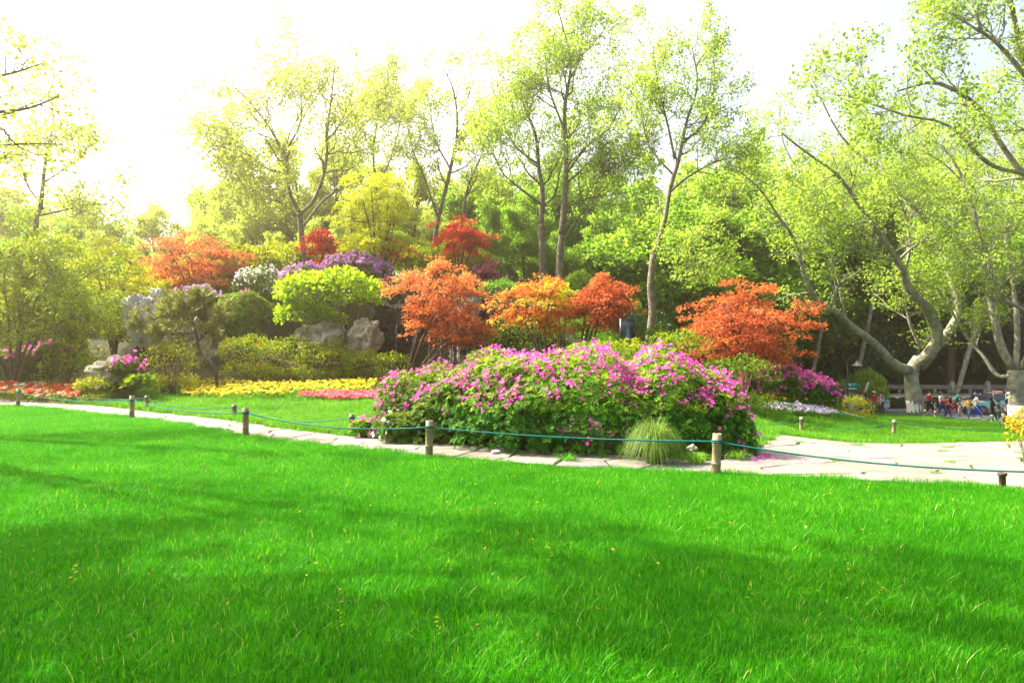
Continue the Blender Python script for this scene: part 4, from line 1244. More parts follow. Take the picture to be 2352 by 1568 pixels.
# ------------------------------------------------------------------ azaleas with whorled leaves and single flowers
WH = {}
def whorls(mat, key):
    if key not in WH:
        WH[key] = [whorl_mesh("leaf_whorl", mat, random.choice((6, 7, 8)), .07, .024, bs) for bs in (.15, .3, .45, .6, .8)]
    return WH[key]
def azalea(name, base, lumps, label, nw, nf, flowers, leafmat, key, fprob, group=None, parts=300, scale=1.0, wparts=0, core=6000, nst=10, cat="azalea", inner=.16, fscale=1.0):
    root = thing(name, tuple(base), label, cat, group)
    pos, nr = lumps_points(lumps, int(nw * 1.25), inner, 1.3)
    k = pos[:, 2] > H(pos[:, 0], pos[:, 1]) + .03; pos, nr = pos[k], nr[k]
    nn = unit(nr + np.array([0, 0, .55]) + rnd(len(pos)) * .3)
    o = nearest_first(pos, nr); pos, nr, nn = pos[o], nr[o], nn[o]
    sc = scale * rng.uniform(.75, 1.25, len(pos))
    ms = whorls(leafmat, key)
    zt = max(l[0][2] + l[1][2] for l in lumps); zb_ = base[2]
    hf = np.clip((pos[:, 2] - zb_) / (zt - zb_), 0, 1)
    if wparts:
        vis = np.where((nr[:, 1] < -.2))[0]
        pick = rng.permutation(vis[:int(len(vis) * .8)])[:wparts]
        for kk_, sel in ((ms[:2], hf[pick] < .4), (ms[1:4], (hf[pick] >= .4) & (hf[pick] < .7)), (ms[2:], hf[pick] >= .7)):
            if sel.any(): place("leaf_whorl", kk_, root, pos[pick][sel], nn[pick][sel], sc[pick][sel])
        rest = np.setdiff1d(np.arange(len(pos)), pick)
    else: rest = np.arange(len(pos))
    mb = MB()
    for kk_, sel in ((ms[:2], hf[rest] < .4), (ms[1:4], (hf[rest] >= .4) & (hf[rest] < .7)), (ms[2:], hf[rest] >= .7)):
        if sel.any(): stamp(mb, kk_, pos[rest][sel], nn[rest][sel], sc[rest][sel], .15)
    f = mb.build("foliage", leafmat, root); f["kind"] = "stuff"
    # inner leaves
    if core:
        cp, cn = lumps_points(lumps, core, .6, .8)
        kk = cp[:, 2] > H(cp[:, 0], cp[:, 1]) + .1; cp = cp[kk]; M = len(cp)
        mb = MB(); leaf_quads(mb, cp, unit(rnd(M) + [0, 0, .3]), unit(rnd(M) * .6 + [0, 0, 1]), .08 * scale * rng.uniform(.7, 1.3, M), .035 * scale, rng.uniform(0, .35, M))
        c = mb.build("inner_leaves", leafmat, root); c["kind"] = "stuff"
    fp, fn = lumps_points(lumps, nf * 6, .06, 1.0)
    k = (fp[:, 2] > H(fp[:, 0], fp[:, 1]) + .08) & (rng.uniform(size=len(fp)) < fprob(fp, fn)); fp, fn = fp[k][:nf], fn[k][:nf]
    fp = fp + fn * .035 * scale
    # in small trusses
    fp = np.repeat(fp, 3, 0) + rnd(len(fp) * 3) * .05 * fscale; fn = np.repeat(fn, 3, 0)
    fnn = unit(fn + rnd(len(fp)) * .55 + [0, -.15, .25])
    o = nearest_first(fp, fn); fp, fnn = fp[o], fnn[o]
    front = fp[:parts]
    place("flower", flowers, root, front, fnn[:parts], fscale * rng.uniform(.8, 1.2, len(front)))
    if len(fp) > parts:
        mb = MB(); stamp(mb, flowers, fp[parts:], fnn[parts:], fscale * rng.uniform(.8, 1.2, len(fp) - parts), .3)
        f = mb.build("flowers", flowers[0].materials[0], root); f["kind"] = "stuff"
    if nst:
        tg = pos[rng.choice(len(pos), nst * 4)]
        lim = []
        for t in tg:
            l = lumps[rng.integers(len(lumps))]
            s = np.array([l[0][0] + rng.normal(0, .25 * l[1][0]), l[0][1] + rng.normal(0, .2 * l[1][1]), 0]); s[2] = HZ(s[0], s[1]) - .03
            if np.linalg.norm(s - t) > 2.4: continue
            lim.append(([s, s * .5 + t * .5 + np.array([0, 0, .1]) + rnd(1)[0] * .06, t], .014, .004))
        if lim:
            Pk, Rk = limbs_np(lim, 8)
            mb = MB(); wood_add(mb, Pk, Rk, 5); s_ = mb.build("stems", STEM, root, True); s_["kind"] = "stuff"
    return root

# the big mound in the foreground
A1 = [((1.05, 11.75, .5), (1.7, 1.5, 1.16)), ((2.5, 11.7, .48), (1.25, 1.25, 1.1)), ((-.05, 12.1, .5), (1.35, 1.3, 1.06)), ((3.2, 11.5, .3), (.75, .95, .95)), ((1.6, 10.95, .25), (1.35, .85, .82)), ((.2, 11.35, .25), (1.1, .9, .85)), ((2.5, 10.9, .2), (.9, .7, .78)), ((3.55, 11.2, .15), (.42, .7, .62))]
def fp_main(p, n):
    up = sstep(.6, 1.3, p[:, 2]) * .85 + .04
    cl = np.array([mnoise.noise(Vector(q * 1.6)) for q in p])
    right = sstep(2.9, 3.5, p[:, 0]) * .55
    return np.clip((up + right) * (.55 + 1.2 * cl), .012, 1) * (n[:, 1] < .6)
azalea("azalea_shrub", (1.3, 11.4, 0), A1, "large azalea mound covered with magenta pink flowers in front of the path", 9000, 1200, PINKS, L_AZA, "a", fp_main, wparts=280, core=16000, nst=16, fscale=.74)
A2 = [((-1.55, 13.0, .4), (1.05, 1.0, .92)), ((-.6, 12.3, .5), (.95, .95, .98)), ((-2.05, 13.0, .25), (.6, .8, .68)), ((-1.1, 12.2, .25), (.9, .7, .66))]
def fp_left(p, n):
    cl = np.array([mnoise.noise(Vector(q * 1.9 + np.array([5, 0, 0]))) for q in p])
    return np.clip((sstep(.45, 1.0, p[:, 2]) * .8 + sstep(-1.7, -2.3, p[:, 0]) * .6 + .04) * (.5 + 1.3 * cl), .015, 1) * (n[:, 1] < .6)
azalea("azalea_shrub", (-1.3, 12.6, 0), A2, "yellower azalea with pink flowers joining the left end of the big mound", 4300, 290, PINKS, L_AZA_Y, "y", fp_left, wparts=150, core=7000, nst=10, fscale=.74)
wz = [P(940, 918, 12.15), P(925, 940, 12.1), P(930, 960, 12.05), P(955, 970, 11.9), P(905, 975, 12.2), P(1005, 985, 11.4), P(985, 992, 11.6)]
# a few white blooms on a small separate azalea at its foot
azalea("white_azalea", (-1.95, 12.05, 0), [((-1.9, 12.1, .2), (.42, .35, .36))], "small white azalea at the left foot of the pink mound", 420, 14, WHITES, L_AZA_Y, "y", lambda p, n: np.full(len(p), .6), core=400, nst=3)
pz = P(835, 958, 13.0)
azalea("azalea_shrub", (pz[0], pz[1], 0), [((pz[0], pz[1], .16), (.24, .2, .16))], "low pink azalea sprig beside the bamboo post left of the mound", 110, 6, PINKS, L_AZA, "a", lambda p, n: np.full(len(p), .7), core=200, nst=3)
# right purple azalea
A3 = [((9.15, 23.3, .45), (1.0, .95, .75)), ((10.1, 23.4, .25), (.8, .8, .62)), ((8.5, 23.5, .55), (.7, .7, .7)), ((10.7, 23.3, .05), (.5, .55, .5))]
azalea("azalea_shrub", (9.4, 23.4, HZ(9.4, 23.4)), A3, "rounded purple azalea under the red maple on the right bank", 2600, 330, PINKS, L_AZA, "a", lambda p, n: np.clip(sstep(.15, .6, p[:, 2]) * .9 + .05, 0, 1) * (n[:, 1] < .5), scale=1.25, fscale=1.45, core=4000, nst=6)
# azaleas on the rockery and left bed
def small_az(px, py, d, r, label, fl, nf, mat=L_AZA_Y, key="y", n=900, fs=1.5, z=None):
    c = P(px, py, d); zb = HZ(c[0], c[1])
    lum = [((c[0], c[1], c[2]), r), ((c[0] + r[0] * .6, c[1] + .1, c[2] - r[2] * .15), (r[0] * .6, r[1] * .8, r[2] * .8)), ((c[0] - r[0] * .65, c[1], c[2] - r[2] * .2), (r[0] * .6, r[1] * .8, r[2] * .75))]
    gapz = c[2] - r[2] - zb
    if .15 < gapz < 1.6: lum.append(((c[0], c[1], zb + (c[2] - zb) * .45), (r[0] * .95, r[1] * .85, (c[2] - zb) * .55)))
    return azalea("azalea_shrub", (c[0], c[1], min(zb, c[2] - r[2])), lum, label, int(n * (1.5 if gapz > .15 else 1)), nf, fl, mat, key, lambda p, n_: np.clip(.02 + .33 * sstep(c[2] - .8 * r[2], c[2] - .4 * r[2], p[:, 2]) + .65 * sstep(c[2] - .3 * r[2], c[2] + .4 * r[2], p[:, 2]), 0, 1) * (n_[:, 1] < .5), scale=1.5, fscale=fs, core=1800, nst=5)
small_az(815, 622, 31.5, (1.35, .9, .75), "lilac azalea crowning the rockery left of the orange maple", LILACS, 260, fs=1.6)
small_az(700, 640, 31, (.9, .8, .6), "pale lilac azalea on the rockery shoulder above the light green tree", LILACS, 130, fs=1.5)
small_az(600, 655, 31.5, (1.1, .8, .8), "white-flowered azalea on the left shoulder of the rockery", WHITES, 130, fs=1.3)
small_az(450, 690, 29.5, (.95, .7, .55), "pink azalea behind the pine's crown", LILACS, 90, fs=1.4)
small_az(560, 715, 29, (1.05, .8, .85), "nearly flowerless green azalea between pine and light green tree", PINKS, 7, fs=1.2, n=1400)
small_az(40, 828, 25.2, (.85, .6, .42), "magenta azalea at the far left edge under the camellia", PINKS, 34, fs=1.5)
small_az(125, 812, 25.4, (.55, .5, .4), "purple azalea under the camellia's right branches", PINKS, 22, fs=1.4)
small_az(285, 845, 22.0, (.42, .4, .3), "sparse magenta azalea leaning over the low boulder", PINKS, 16, fs=1.6, n=240)

# ------------------------------------------------------------------ maples
def mp(px, py, d, rx, rz, bx, label, mat, n=200, m=46, leaf=.12, name="maple_tree", nstem=5, by=None, **k):
    c = P(px, py, d); x = X(bx, d); zb = HZ(x, d)
    if by is not None: zb = min(P(bx, by, d)[2], c[2] - rz * .5)
    return maple(name, (x, d, zb - .05), c, (rx, rx * .85, rz), label, mat, n=n, m=m, leaf=leaf, nstem=nstem, **k)
mp(1706, 754, 23, 2.2, 1.42, 1745, "orange red maple with a broad layered crown on the right bank", L_MAPLE, n=280, m=50, leaf=.12, var=(0, .8), nstem=6)
mp(1008, 690, 27, 1.75, 1.7, 935, "bright orange maple beside the waterfall, centre left", L_MAPLE, n=240, m=48, leaf=.13, var=(.3, .97), nstem=6)
mp(1075, 760, 26.3, 1.0, .7, 945, "low spreading orange maple branch-tree before the waterfall", L_MAPLE, n=90, m=46, leaf=.12, var=(.25, .9), nstem=3)
mp(1225, 705, 24, 1.25, 1.1, 1255, "orange maple mixed with yellow green behind the azalea mound", L_MAPLE_MIX, n=190, m=46, leaf=.12, var=(0, .82), nstem=4)
mp(1385, 702, 24.5, 1.25, .98, 1330, "salmon orange maple left of the dark poster panel", L_MAPLE, n=200, m=46, leaf=.12, var=(.05, .8), nstem=4)
mp(1275, 690, 25.5, .95, .85, 1290, "yellow green maple showing between two orange maples", L_LIME, n=90, m=46, leaf=.12, nstem=3)
mp(1065, 548, 36, 1.5, .95, 1050, "vivid red maple high on the slope between grey trunks", L_MAPLE_R, n=130, m=46, leaf=.15, nstem=4)
mp(735, 562, 35, 1.0, .75, 720, "small red maple in front of the golden plane's trunk", L_MAPLE_R, n=80, m=44, leaf=.15, nstem=3)
mp(905, 572, 35, 1.2, .55, 890, "reddish brown maple under the lime green tree", L_MAPLE, n=80, m=44, leaf=.15, var=(0, .5), nstem=3)
mp(872, 468, 32.5, 1.95, 1.65, 868, "lime green maple with a rounded crown above the rockery", L_LIME, n=200, m=44, leaf=.15, nstem=7, vase=.5)
mp(860, 558, 32.3, 1.8, .55, 868, "lower lime green maple spreading beneath the rounded one", L_LIME, n=90, m=44, leaf=.15, nstem=4)
mp(445, 605, 33, 2.2, 1.35, 450, "sunlit orange maple left of centre behind the pine", L_MAPLE, n=260, m=48, leaf=.14, var=(.1, .9), nstem=5)
mp(1118, 622, 31, .78, .52, 1120, "dark purple globe-shaped maple on the slope", L_MAPLE_P, n=80, m=46, leaf=.12, nstem=3)
mp(262, 640, 30, 1.8, 1.9, 262, "bright yellow green maple behind the left rocks", L_LIME, n=230, m=48, leaf=.12, nstem=5)
# ------------------------------------------------------------------ shrubs
def sh(name, px, py, d, r, label, n, leaf, mat, lumps=3, lw=.5, cat="shrub", var=(0, 1), nst=7, base_px=None, upl=.4, kind='quad', stem=STEM, skirt=None):
    c = P(px, py, d)
    if skirt is None: skirt = cat in ('shrub', 'hedge') and d < 35
    L = [(tuple(c), r)]
    for k in range(lumps):
        a = random.uniform(0, 6.28); f = random.uniform(.45, .75)
        L.append(((c[0] + math.cos(a) * r[0] * .62, c[1] + math.sin(a) * r[1] * .6, c[2] + random.uniform(-.3, .25) * r[2]), tuple(np.array(r) * f)))
    x = X(base_px, d) if base_px else c[0]
    return shrub(name, (x, d, min(HZ(x, d), c[2] - r[2] * .6)), L, n, leaf, mat, label, cat, lw, stem, nst, None, var, upl=upl, kind=kind, skirt=skirt)
sh("light_green_tree", 770, 678, 28.6, (2.1, 1.5, 1.05), "broad-leaved light green small tree over the rocks", 5200, .22, L_FRESH, 5, .6, "tree", (.1, 1), 9, 775, .8)
sh("light_green_tree", 700, 728, 28.2, (1.2, 1.0, .6), "low left wing of light green leaves above the broad rock", 1600, .2, L_FRESH, 2, .6, "tree", (.1, .9), 4, 760, .8)
for k, (px, py, r, lab) in enumerate(((575, 812, (1.15, .9, .75), "leftmost golden nandina shrub behind the yellow flower bed"), (665, 818, (1.2, .9, .78), "second golden nandina shrub from the left behind the yellow bed"), (755, 822, (1.1, .9, .72), "third golden nandina shrub from the left behind the yellow bed"), (838, 836, (.85, .8, .55), "rightmost golden nandina shrub behind the yellow bed"))):
    sh("nandina_shrub", px, py, 26.8, r, lab, 3600, .11, L_NAND, 4, .38, "shrub", (0, 1), 8)
sh("nandina_shrub", 895, 840, 26, (.6, .5, .5), "small dark green shrub at the right end of the nandinas", 1200, .11, L_CAM, 2, .4)
sh("flowering_shrub", 395, 830, 23.5, (1.0, .8, .75), "loose pale shrub with long arching shoots under the pine", 2600, .085, L_YEL, 4, .5, "shrub", (.3, 1), 14)
sh("flowering_shrub", 215, 886, 21.6, (.5, .4, .26), "low pale leafy shrub behind the leaning bamboo post", 1500, .08, L_YEL, 3, .5, "shrub", (.3, 1), 5)
sh("hosta_plant", 325, 882, 21.6, (.5, .4, .26), "leafy green plant with broad leaves below the boulder", 360, .17, L_AZA_Y, 2, .7, "plant", (.3, .9), 2)
sh("ivy_shrub", 1150, 670, 29.2, (.9, .7, .55), "soft grey green rounded shrub above the dark rocks", 2600, .08, L_WOOD, 3, .5, "shrub", (0, .5), 3)
sh("ivy_shrub", 1190, 775, 27.0, (1.2, .8, .8), "dark ivy shrub over the rocks below the mixed maple", 3600, .10, L_CAM, 3, .6, "shrub", (0, .5), 5)
sh("ivy_shrub", 1330, 770, 26.5, (1.3, .8, .75), "dark green shrub behind the azalea mound under the salmon maple", 3600, .10, L_CAM, 3, .6, "shrub", (0, .6), 5)
sh("ivy_shrub", 1560, 800, 21, (1.0, .7, .55), "glossy green shrub behind the azalea mound, left of the red maple", 2600, .10, L_CAM, 3, .5, "shrub", (.1, .8), 4)
sh("ivy_shrub", 1700, 860, 20.5, (1.2, .7, .55), "dark undergrowth below the red maple's stems", 2600, .10, L_CAM, 3, .5, "shrub", (0, .5), 4)
sh("low_hedge", 1950, 938, 24.5, (.95, .55, .46), "low bright yellow green hedge on the right bank", 2400, .10, L_YEL, 3, .4, "hedge", (.4, 1), 4)
sh("low_hedge", 1885, 942, 23.2, (.8, .45, .3), "lower left end of the yellow green hedge near the purple azalea", 1400, .10, L_YEL, 2, .4, "hedge", (.3, .95), 3)
sh("ivy_shrub", 1440, 815, 22, (.95, .7, .5), "leafy green shrub below the poster panel behind the mound", 2200, .10, L_YEL, 3, .5, "shrub", (.1, .8), 4)
sh("ivy_shrub", 1500, 790, 24, (.8, .7, .6), "dark shrub at the foot of the curved plane's trunk", 2000, .11, L_CAM, 3, .5, "shrub", (0, .6), 4)
# camellia / osmanthus at left: several stems
b = np.array([X(30, 24.5), 24.5, HZ(X(30, 24.5), 24.5) - .05])
cm = tree("camellia_tree", tuple(b), [
    ([b, P(55, 750, 24.5), P(90, 680, 24.3), P(130, 600, 24.0)], .07, .02), ([b, P(20, 740, 24.7), P(10, 640, 25.0), P(30, 560, 25.0)], .06, .02),
    ([b + [.1, 0, .3], P(90, 770, 24.3), P(150, 735, 24.0), P(220, 715, 23.8)], .05, .015), ([b, P(50, 720, 25.0), P(80, 620, 25.3), P(60, 530, 25.5)], .06, .02),
    ([b, P(-40, 740, 24.5), P(-90, 640, 24.5)], .06, .02), ([b + [0, 0, .5], P(110, 700, 24.8), P(190, 640, 25.0), P(240, 610, 25.0)], .045, .015)],
    "large many-stemmed camellia filling the left edge", L_CAM, BARK_D, n1=12, l1=1.6, n2=8, l2=.7, l3=.4, m=10, leaf=.11, lw=.5, spread=.10, t0=.3, up=.05, ang=1.0, twig_r=.006, var=(.15, 1))
sh("camellia_tree", 185, 735, 25, (1.4, 1.0, 1.4), "dense right half of the glossy camellia before the left rocks", 5200, .10, L_CAM, 5, .5, "shrub", (.25, 1), 8, 150)
sh("camellia_tree", 120, 600, 26, (1.4, 1.1, 1.1), "upper mass of yellowing camellia leaves at left", 3600, .10, L_CAM, 4, .5, "shrub", (.45, 1), 4, 120, skirt=False)
sh("undergrowth_shrub", 60, 700, 28, (2.2, 1.0, 1.2), "yellow green undergrowth seen through the camellia stems", 3600, .12, L_YEL, 3, .5, "shrub", (.2, .9), 3)

# pine with drooping trunk
b = P(500, 868, 24.0); b[2] = HZ(b[0], b[1]) - .03
root = thing("pine_tree", tuple(b), "small crooked pine with long soft needles beside the left rocks", "pine tree")
lim = [([b, P(492, 845, 24), P(462, 815, 24), P(452, 775, 24), P(445, 740, 24.1)], .075, .04), ([P(450, 790, 24), P(490, 745, 24), P(515, 715, 23.8)], .04, .015), ([P(447, 750, 24), P(400, 725, 23.8), P(340, 735, 23.6), P(300, 750, 23.5)], .045, .015),
       ([P(445, 742, 24.1), P(435, 700, 24.2), P(470, 680, 24.2)], .04, .015), ([P(447, 750, 24), P(410, 700, 24.3), P(380, 695, 24.4)], .035, .012), ([P(450, 765, 24), P(400, 765, 23.4), P(360, 772, 23.2)], .03, .01)]
P0, R0 = limbs_np(lim, 16, .06)
mb = MB(); wood_add(mb, P0[:1], R0[:1], 9); mb.build("trunk", BARK_D, root, True)
for k in range(1, len(P0)):
    mb = MB(); wood_add(mb, P0[k:k + 1], R0[k:k + 1], 6); mb.build("limb", BARK_D, root, True)
P1, R1 = grow(P0[1:], R0[1:], 26, .1, 1, .6, .9, .22, .15, 4, .6, .006)
mb = MB(); wood_add(mb, P1, R1, 4); o = mb.build("branches", BARK_D, root, True); o["kind"] = "stuff"
tip = P1[:, -1]; T = unit(P1[:, -1] - P1[:, -2]); nt_ = 50
idx = np.repeat(np.arange(len(tip)), nt_); M = len(idx)
pos = tip[idx] - T[idx] * rng.uniform(0, .22, M)[:, None]
mb = MB(); leaf_quads(mb, pos, unit(T[idx] * .8 + rnd(M) * .55 + [0, 0, .15]), rnd(M), rng.uniform(.18, .32, M), .02, clumpvar(idx, M)); o = mb.build("needles", L_PINE, root); o["kind"] = "stuff"

# sedge tuft at the azalea's foot
def tuft(name, c, n, h, spread, mat, label, w=.009, cat="ornamental grass"):
    c = np.array(c); root = thing(name, tuple(c), label, cat)
    a = rng.uniform(0, 6.283, n); s0 = rng.uniform(0, .12, n); reach = spread * rng.uniform(.25, 1.1, n); hh = h * rng.uniform(.6, 1.12, n)
    dr = np.column_stack([np.cos(a), np.sin(a), np.zeros(n)]); sd_ = np.column_stack([-np.sin(a), np.cos(a), np.zeros(n)])
    rows = []
    for t in np.linspace(0, 1, 6):
        z = hh * (1.75 * t - 1.6 * t ** 2.2 * (.55 + .8 * reach / spread * .6)); z = np.maximum(z, .02 * t)
        p = c + dr * (s0 + reach * t ** 1.4)[:, None] + np.array([0, 0, 1.]) * z[:, None]
        hw = (w / 2) * (1 - .85 * t)
        rows += [p - sd_ * hw, p + sd_ * hw]
    V = np.stack(rows, 1).reshape(-1, 3); o = (np.arange(n) * 12)[:, None]
    q = np.concatenate([o + [[2 * k, 2 * k + 1, 2 * k + 3, 2 * k + 2]] for k in range(5)])
    mb = MB(); mb.add(V, q, var=np.repeat(rng.uniform(0, 1, n), 12))
    f = mb.build("blades", mat, root); f["kind"] = "stuff"
    return root
tuft("sedge_tuft", (X(1502, 9.75), 9.75, 0), 1500, .84, .5, L_SEDGE, "fountain of long sedge blades at the foot of the azalea mound", .008)
tuft("grass_tuft", (X(1598, 9.7), 9.7, 0), 260, .25, .25, L_GRASS2, "short bright grass tuft between sedge and bamboo post", .007)
tuft("grass_tuft", (X(1300, 10.0), 10.0, 0), 130, .16, .2, L_GRASS, "dark grass tuft under the front of the azalea mound", .007)
tuft("grass_tuft", (X(1690, 10.2), 10.2, 0), 200, .2, .26, L_GRASS2, "ragged grass tuft at the mound's right foot", .007)
# golden shrub, right edge
sh("golden_shrub", 2392, 1000, 7.9, (.36, .3, .36), "golden orange leaved shrub at the right edge beside the plaza", 700, .052, L_GOLD, 3, .55, "shrub", (.1, 1), 5, 2385, skirt=False)
sh("golden_shrub", 2345, 985, 8.1, (.14, .14, .18), "outer golden twig of the right edge shrub", 110, .05, L_GOLD, 1, .55, "shrub", (.2, 1), 3, 2375, skirt=False)

# ------------------------------------------------------------------ flower beds
def bed(name, poly, h, label, flowers, n, fs, leafmat, nleaf, leaf, cat="flower bed", parts=300, jit=.05, leafvar=(.2, .9), top=1.0):
    c = np.mean(np.array(poly), axis=0); root = thing(name, (c[0], c[1], HZ(c[0], c[1])), label, cat)
    xs = [p[0] for p in poly]; ys = [p[1] for p in poly]
    def fill(k):
        out = []
        while len(out) < k:
            p = (random.uniform(min(xs), max(xs)), random.uniform(min(ys), max(ys)))
            if inside(p, poly): out.append(p)
        return np.array(out)
    q = fill(nleaf); z = H(q[:, 0], q[:, 1])
    hgt = h * (.85 + .3 * np.array([mnoise.noise(Vector((a * 2, b_ * 2, 0))) for a, b_ in q]))
    pos = np.column_stack([q, z + hgt * rng.uniform(.1, .98, nleaf)])
    mb = MB(); leaf_quads(mb, pos, unit(rnd(nleaf) + [0, 0, .5]), unit(rnd(nleaf) * .5 + [0, 0, 1]), leaf * rng.uniform(.6, 1.3, nleaf), leaf * .45, rng.uniform(*leafvar, nleaf))
    f = mb.build("foliage", leafmat, root); f["kind"] = "stuff"
    q = fill(n); q = q[np.argsort(q[:, 1])]; hh = h * (.9 + .3 * np.array([mnoise.noise(Vector((a * 2, b_ * 2, 0))) for a, b_ in q])) * top
    pos = np.column_stack([q, H(q[:, 0], q[:, 1]) + hh + rng.uniform(-.05, .05, n)]); nr = unit(rnd(n) * .3 + [0, -.25, 1])
    place("flower", flowers, root, pos[:parts], nr[:parts], fs * rng.uniform(.75, 1.25, min(n, parts)))
    if n > parts:
        mb = MB(); stamp(mb, flowers, pos[parts:], nr[parts:], fs * rng.uniform(.75, 1.25, n - parts), .2)
        f = mb.build("flowers", flowers[0].materials[0], root); f["kind"] = "stuff"
    return root
def pp_(px, d): return (X(px, d), d)
bed("marigold_bed", [pp_(420, 22.0), pp_(490, 20.9), pp_(620, 20.7), pp_(690, 21.6), pp_(850, 22.2), pp_(868, 25.6), pp_(420, 26.0)], .30, "long bed of yellow marigolds in front of the nandina shrubs", MARIG, 1250, 1.5, L_AZA_Y, 5200, .11)
bed("begonia_bed", [pp_(682, 21.0), pp_(780, 20.2), pp_(860, 20.0), pp_(868, 22.2), pp_(700, 22.0)], .2, "bed of red pink begonias left of the azalea mound", BEGO, 900, 2.0, L_AZA_Y, 900, .08)
bed("zinnia_bed", [pp_(-20, 22.4), pp_(60, 21.8), pp_(180, 21.2), pp_(195, 24.2), pp_(-20, 24.6)], .34, "bed of red, orange and yellow zinnias at the left edge", ZINN, 330, 2.0, L_AZA_Y, 2600, .11, parts=300)
bed("marigold_bed", [pp_(1745, 22.0), pp_(1890, 22.6), pp_(1880, 23.4), pp_(1750, 23.6)], .26, "small yellow marigold patch under the purple azalea", MARIG, 130, 1.5, L_AZA, 900, .1)
bed("phlox_strip", [pp_(1752, 20.9), pp_(1900, 21.3), pp_(2000, 22.6), pp_(2035, 23.8), pp_(1960, 23.2), pp_(1860, 22.3), pp_(1760, 21.7)], .16, "strip of white and lilac phlox edging the right bank", PHLX, 800, 2.1, L_AZA_Y, 700, .07)

# fallen leaves and petals
LIT = leaf_mat("fallen_leaf", [(0, (.22, .1, .03)), (1, (.4, .24, .07))], .2, (1, 1, 1))
n = 260
x = rng.uniform(-2.6, 3.2, n); s_ = rng.uniform(size=n)
near = np.interp(x, off[o_, 0], off[o_, 1]) if False else lawn_edge(x) + PATH_W + .12
y = near + np.abs(rng.normal(0, .22, n)) - .1
mb = MB(); leaf_quads(mb, np.column_stack([x, y, H(x, y) + .03]), unit(rnd(n) * [1, 1, .15]), unit(rnd(n) * .25 + [0, 0, 1]), rng.uniform(.03, .07, n), rng.uniform(.02, .03, n), rng.uniform(0, 1, n))
tag(mb.build("leaf_litter", LIT), "brown fallen leaves along the path below the azaleas", "leaf litter", None, "stuff")
mb = MB(); n = 40
fp_ = np.column_stack([rng.normal(3.75, .3, n), rng.normal(10.55, .35, n), np.zeros(n)]); fp_[:, 2] = H(fp_[:, 0], fp_[:, 1]) + .035
stamp(mb, PINKS, fp_, unit(rnd(n) * .5 + [0, 0, 1]), .8)
tag(mb.build("fallen_petals", F_PINK), "fallen pink azalea blossoms on the paving by the mound", "petals", None, "stuff")
mb = MB(); n = 130
x = rng.uniform(-6, 7, n); y = rng.uniform(3.2, 9, n); k = y < lawn_edge(x) - .1; x, y = x[k], y[k]; n = len(x)
leaf_quads(mb, np.column_stack([x, y, H(x, y) + .085]), unit(rnd(n) * [1, 1, .3]), unit(rnd(n) * .4 + [0, 0, 1]), rng.uniform(.02, .045, n), rng.uniform(.014, .026, n), rng.uniform(0, 1, n))
tag(mb.build("lawn_litter", LIT), "tiny dry leaves caught in the lawn", "leaf litter", None, "stuff")
# small weeds with pale flowers in the lawn
mb = MB(); n = 26
wx_ = rng.uniform(-5, 6, n); wy_ = rng.uniform(3.2, 8, n); k = wy_ < lawn_edge(wx_) - .3; wx_, wy_ = wx_[k], wy_[k]; n = len(wx_)
for r_ in range(5):
    leaf_quads(mb, np.column_stack([wx_, wy_, H(wx_, wy_) + .05 + r_ * .022]), unit(rnd(n) * [1, 1, .3] + [0, 0, .3]), np.tile([0, 0, 1.], (n, 1)), rng.uniform(.015, .04, n), rng.uniform(.008, .018, n), rng.uniform(.3, 1, n))
tag(mb.build("lawn_weeds", L_YEL), "small pale weeds scattered through the lawn", "weeds", None, "stuff")

# ------------------------------------------------------------------ bamboo posts and teal ropes
def post_meshes(h, r):
    k = 14; th = np.arange(k) * 2 * math.pi / k
    prof = [(-.12, r), (h * .3, r * .985), (h * .305, r * 1.03), (h * .32, r * .985), (h * .74, r * .965), (h * .745, r * 1.02), (h * .76, r * .96), (h, r * .95), (h, r * .74), (h - .05, r * .72)]
    V = np.array([[rr * math.cos(t), rr * math.sin(t), z] for z, rr in prof for t in th]); q = []
    for a in range(len(prof) - 1):
        for j in range(k): q.append([a * k + j, a * k + (j + 1) % k, (a + 1) * k + (j + 1) % k, (a + 1) * k + j])
    culm = mesh_np("culm", V, [np.array(q)], BAMBOO, True)
    disc = mesh_np("hollow", np.array([[r * .72 * math.cos(t), r * .72 * math.sin(t), h - .05] for t in th]), [np.arange(k)[None]], BAMBOO_IN)
    rings = []
    for z in (h * .31, h * .75):
        t2 = np.arange(25) * 2 * math.pi / 24
        pts = np.array([[r * 1.0 * math.cos(t), r * 1.0 * math.sin(t), z] for t in t2])
        V, q, c = tubes(pts[None], np.full((1, 25), .006), 5, False); rings.append(mesh_np("node_ring", V, [q], BAMBOO_D, True))
    kn = []
    for zz in (-.012, .012):
        t2 = np.arange(25) * 2 * math.pi / 24
        pts = np.array([[(r + .006) * math.cos(t), (r + .006) * math.sin(t), h * .82 + zz + .004 * math.sin(t)] for t in t2]); kn.append(pts)
    V, q, c = tubes(np.stack(kn), np.full((2, 25), .009), 6, False); knot = mesh_np("rope_loop", V, [q], ROPE, True)
    return culm, disc, rings, knot
def post(x, y, h, r, label, lean=(0, 0), group="bamboo posts carrying the rope"):
    o = thing("bamboo_post", (x, y, HZ(x, y)), label, "post", group)
    o.rotation_euler = (lean[0] + random.gauss(0, .025), lean[1] + random.gauss(0, .025), random.uniform(0, 6) if lean == (0, 0) else 0)
    cu, di, ri, kn = post_meshes(h, r)
    c = obj("culm", cu, o); obj("hollow", di, c)
    for m in ri: obj("node_ring", m, c)
    obj("rope_loop", kn, o)
    return np.array([x, y, HZ(x, y) + h * .82])
near = []
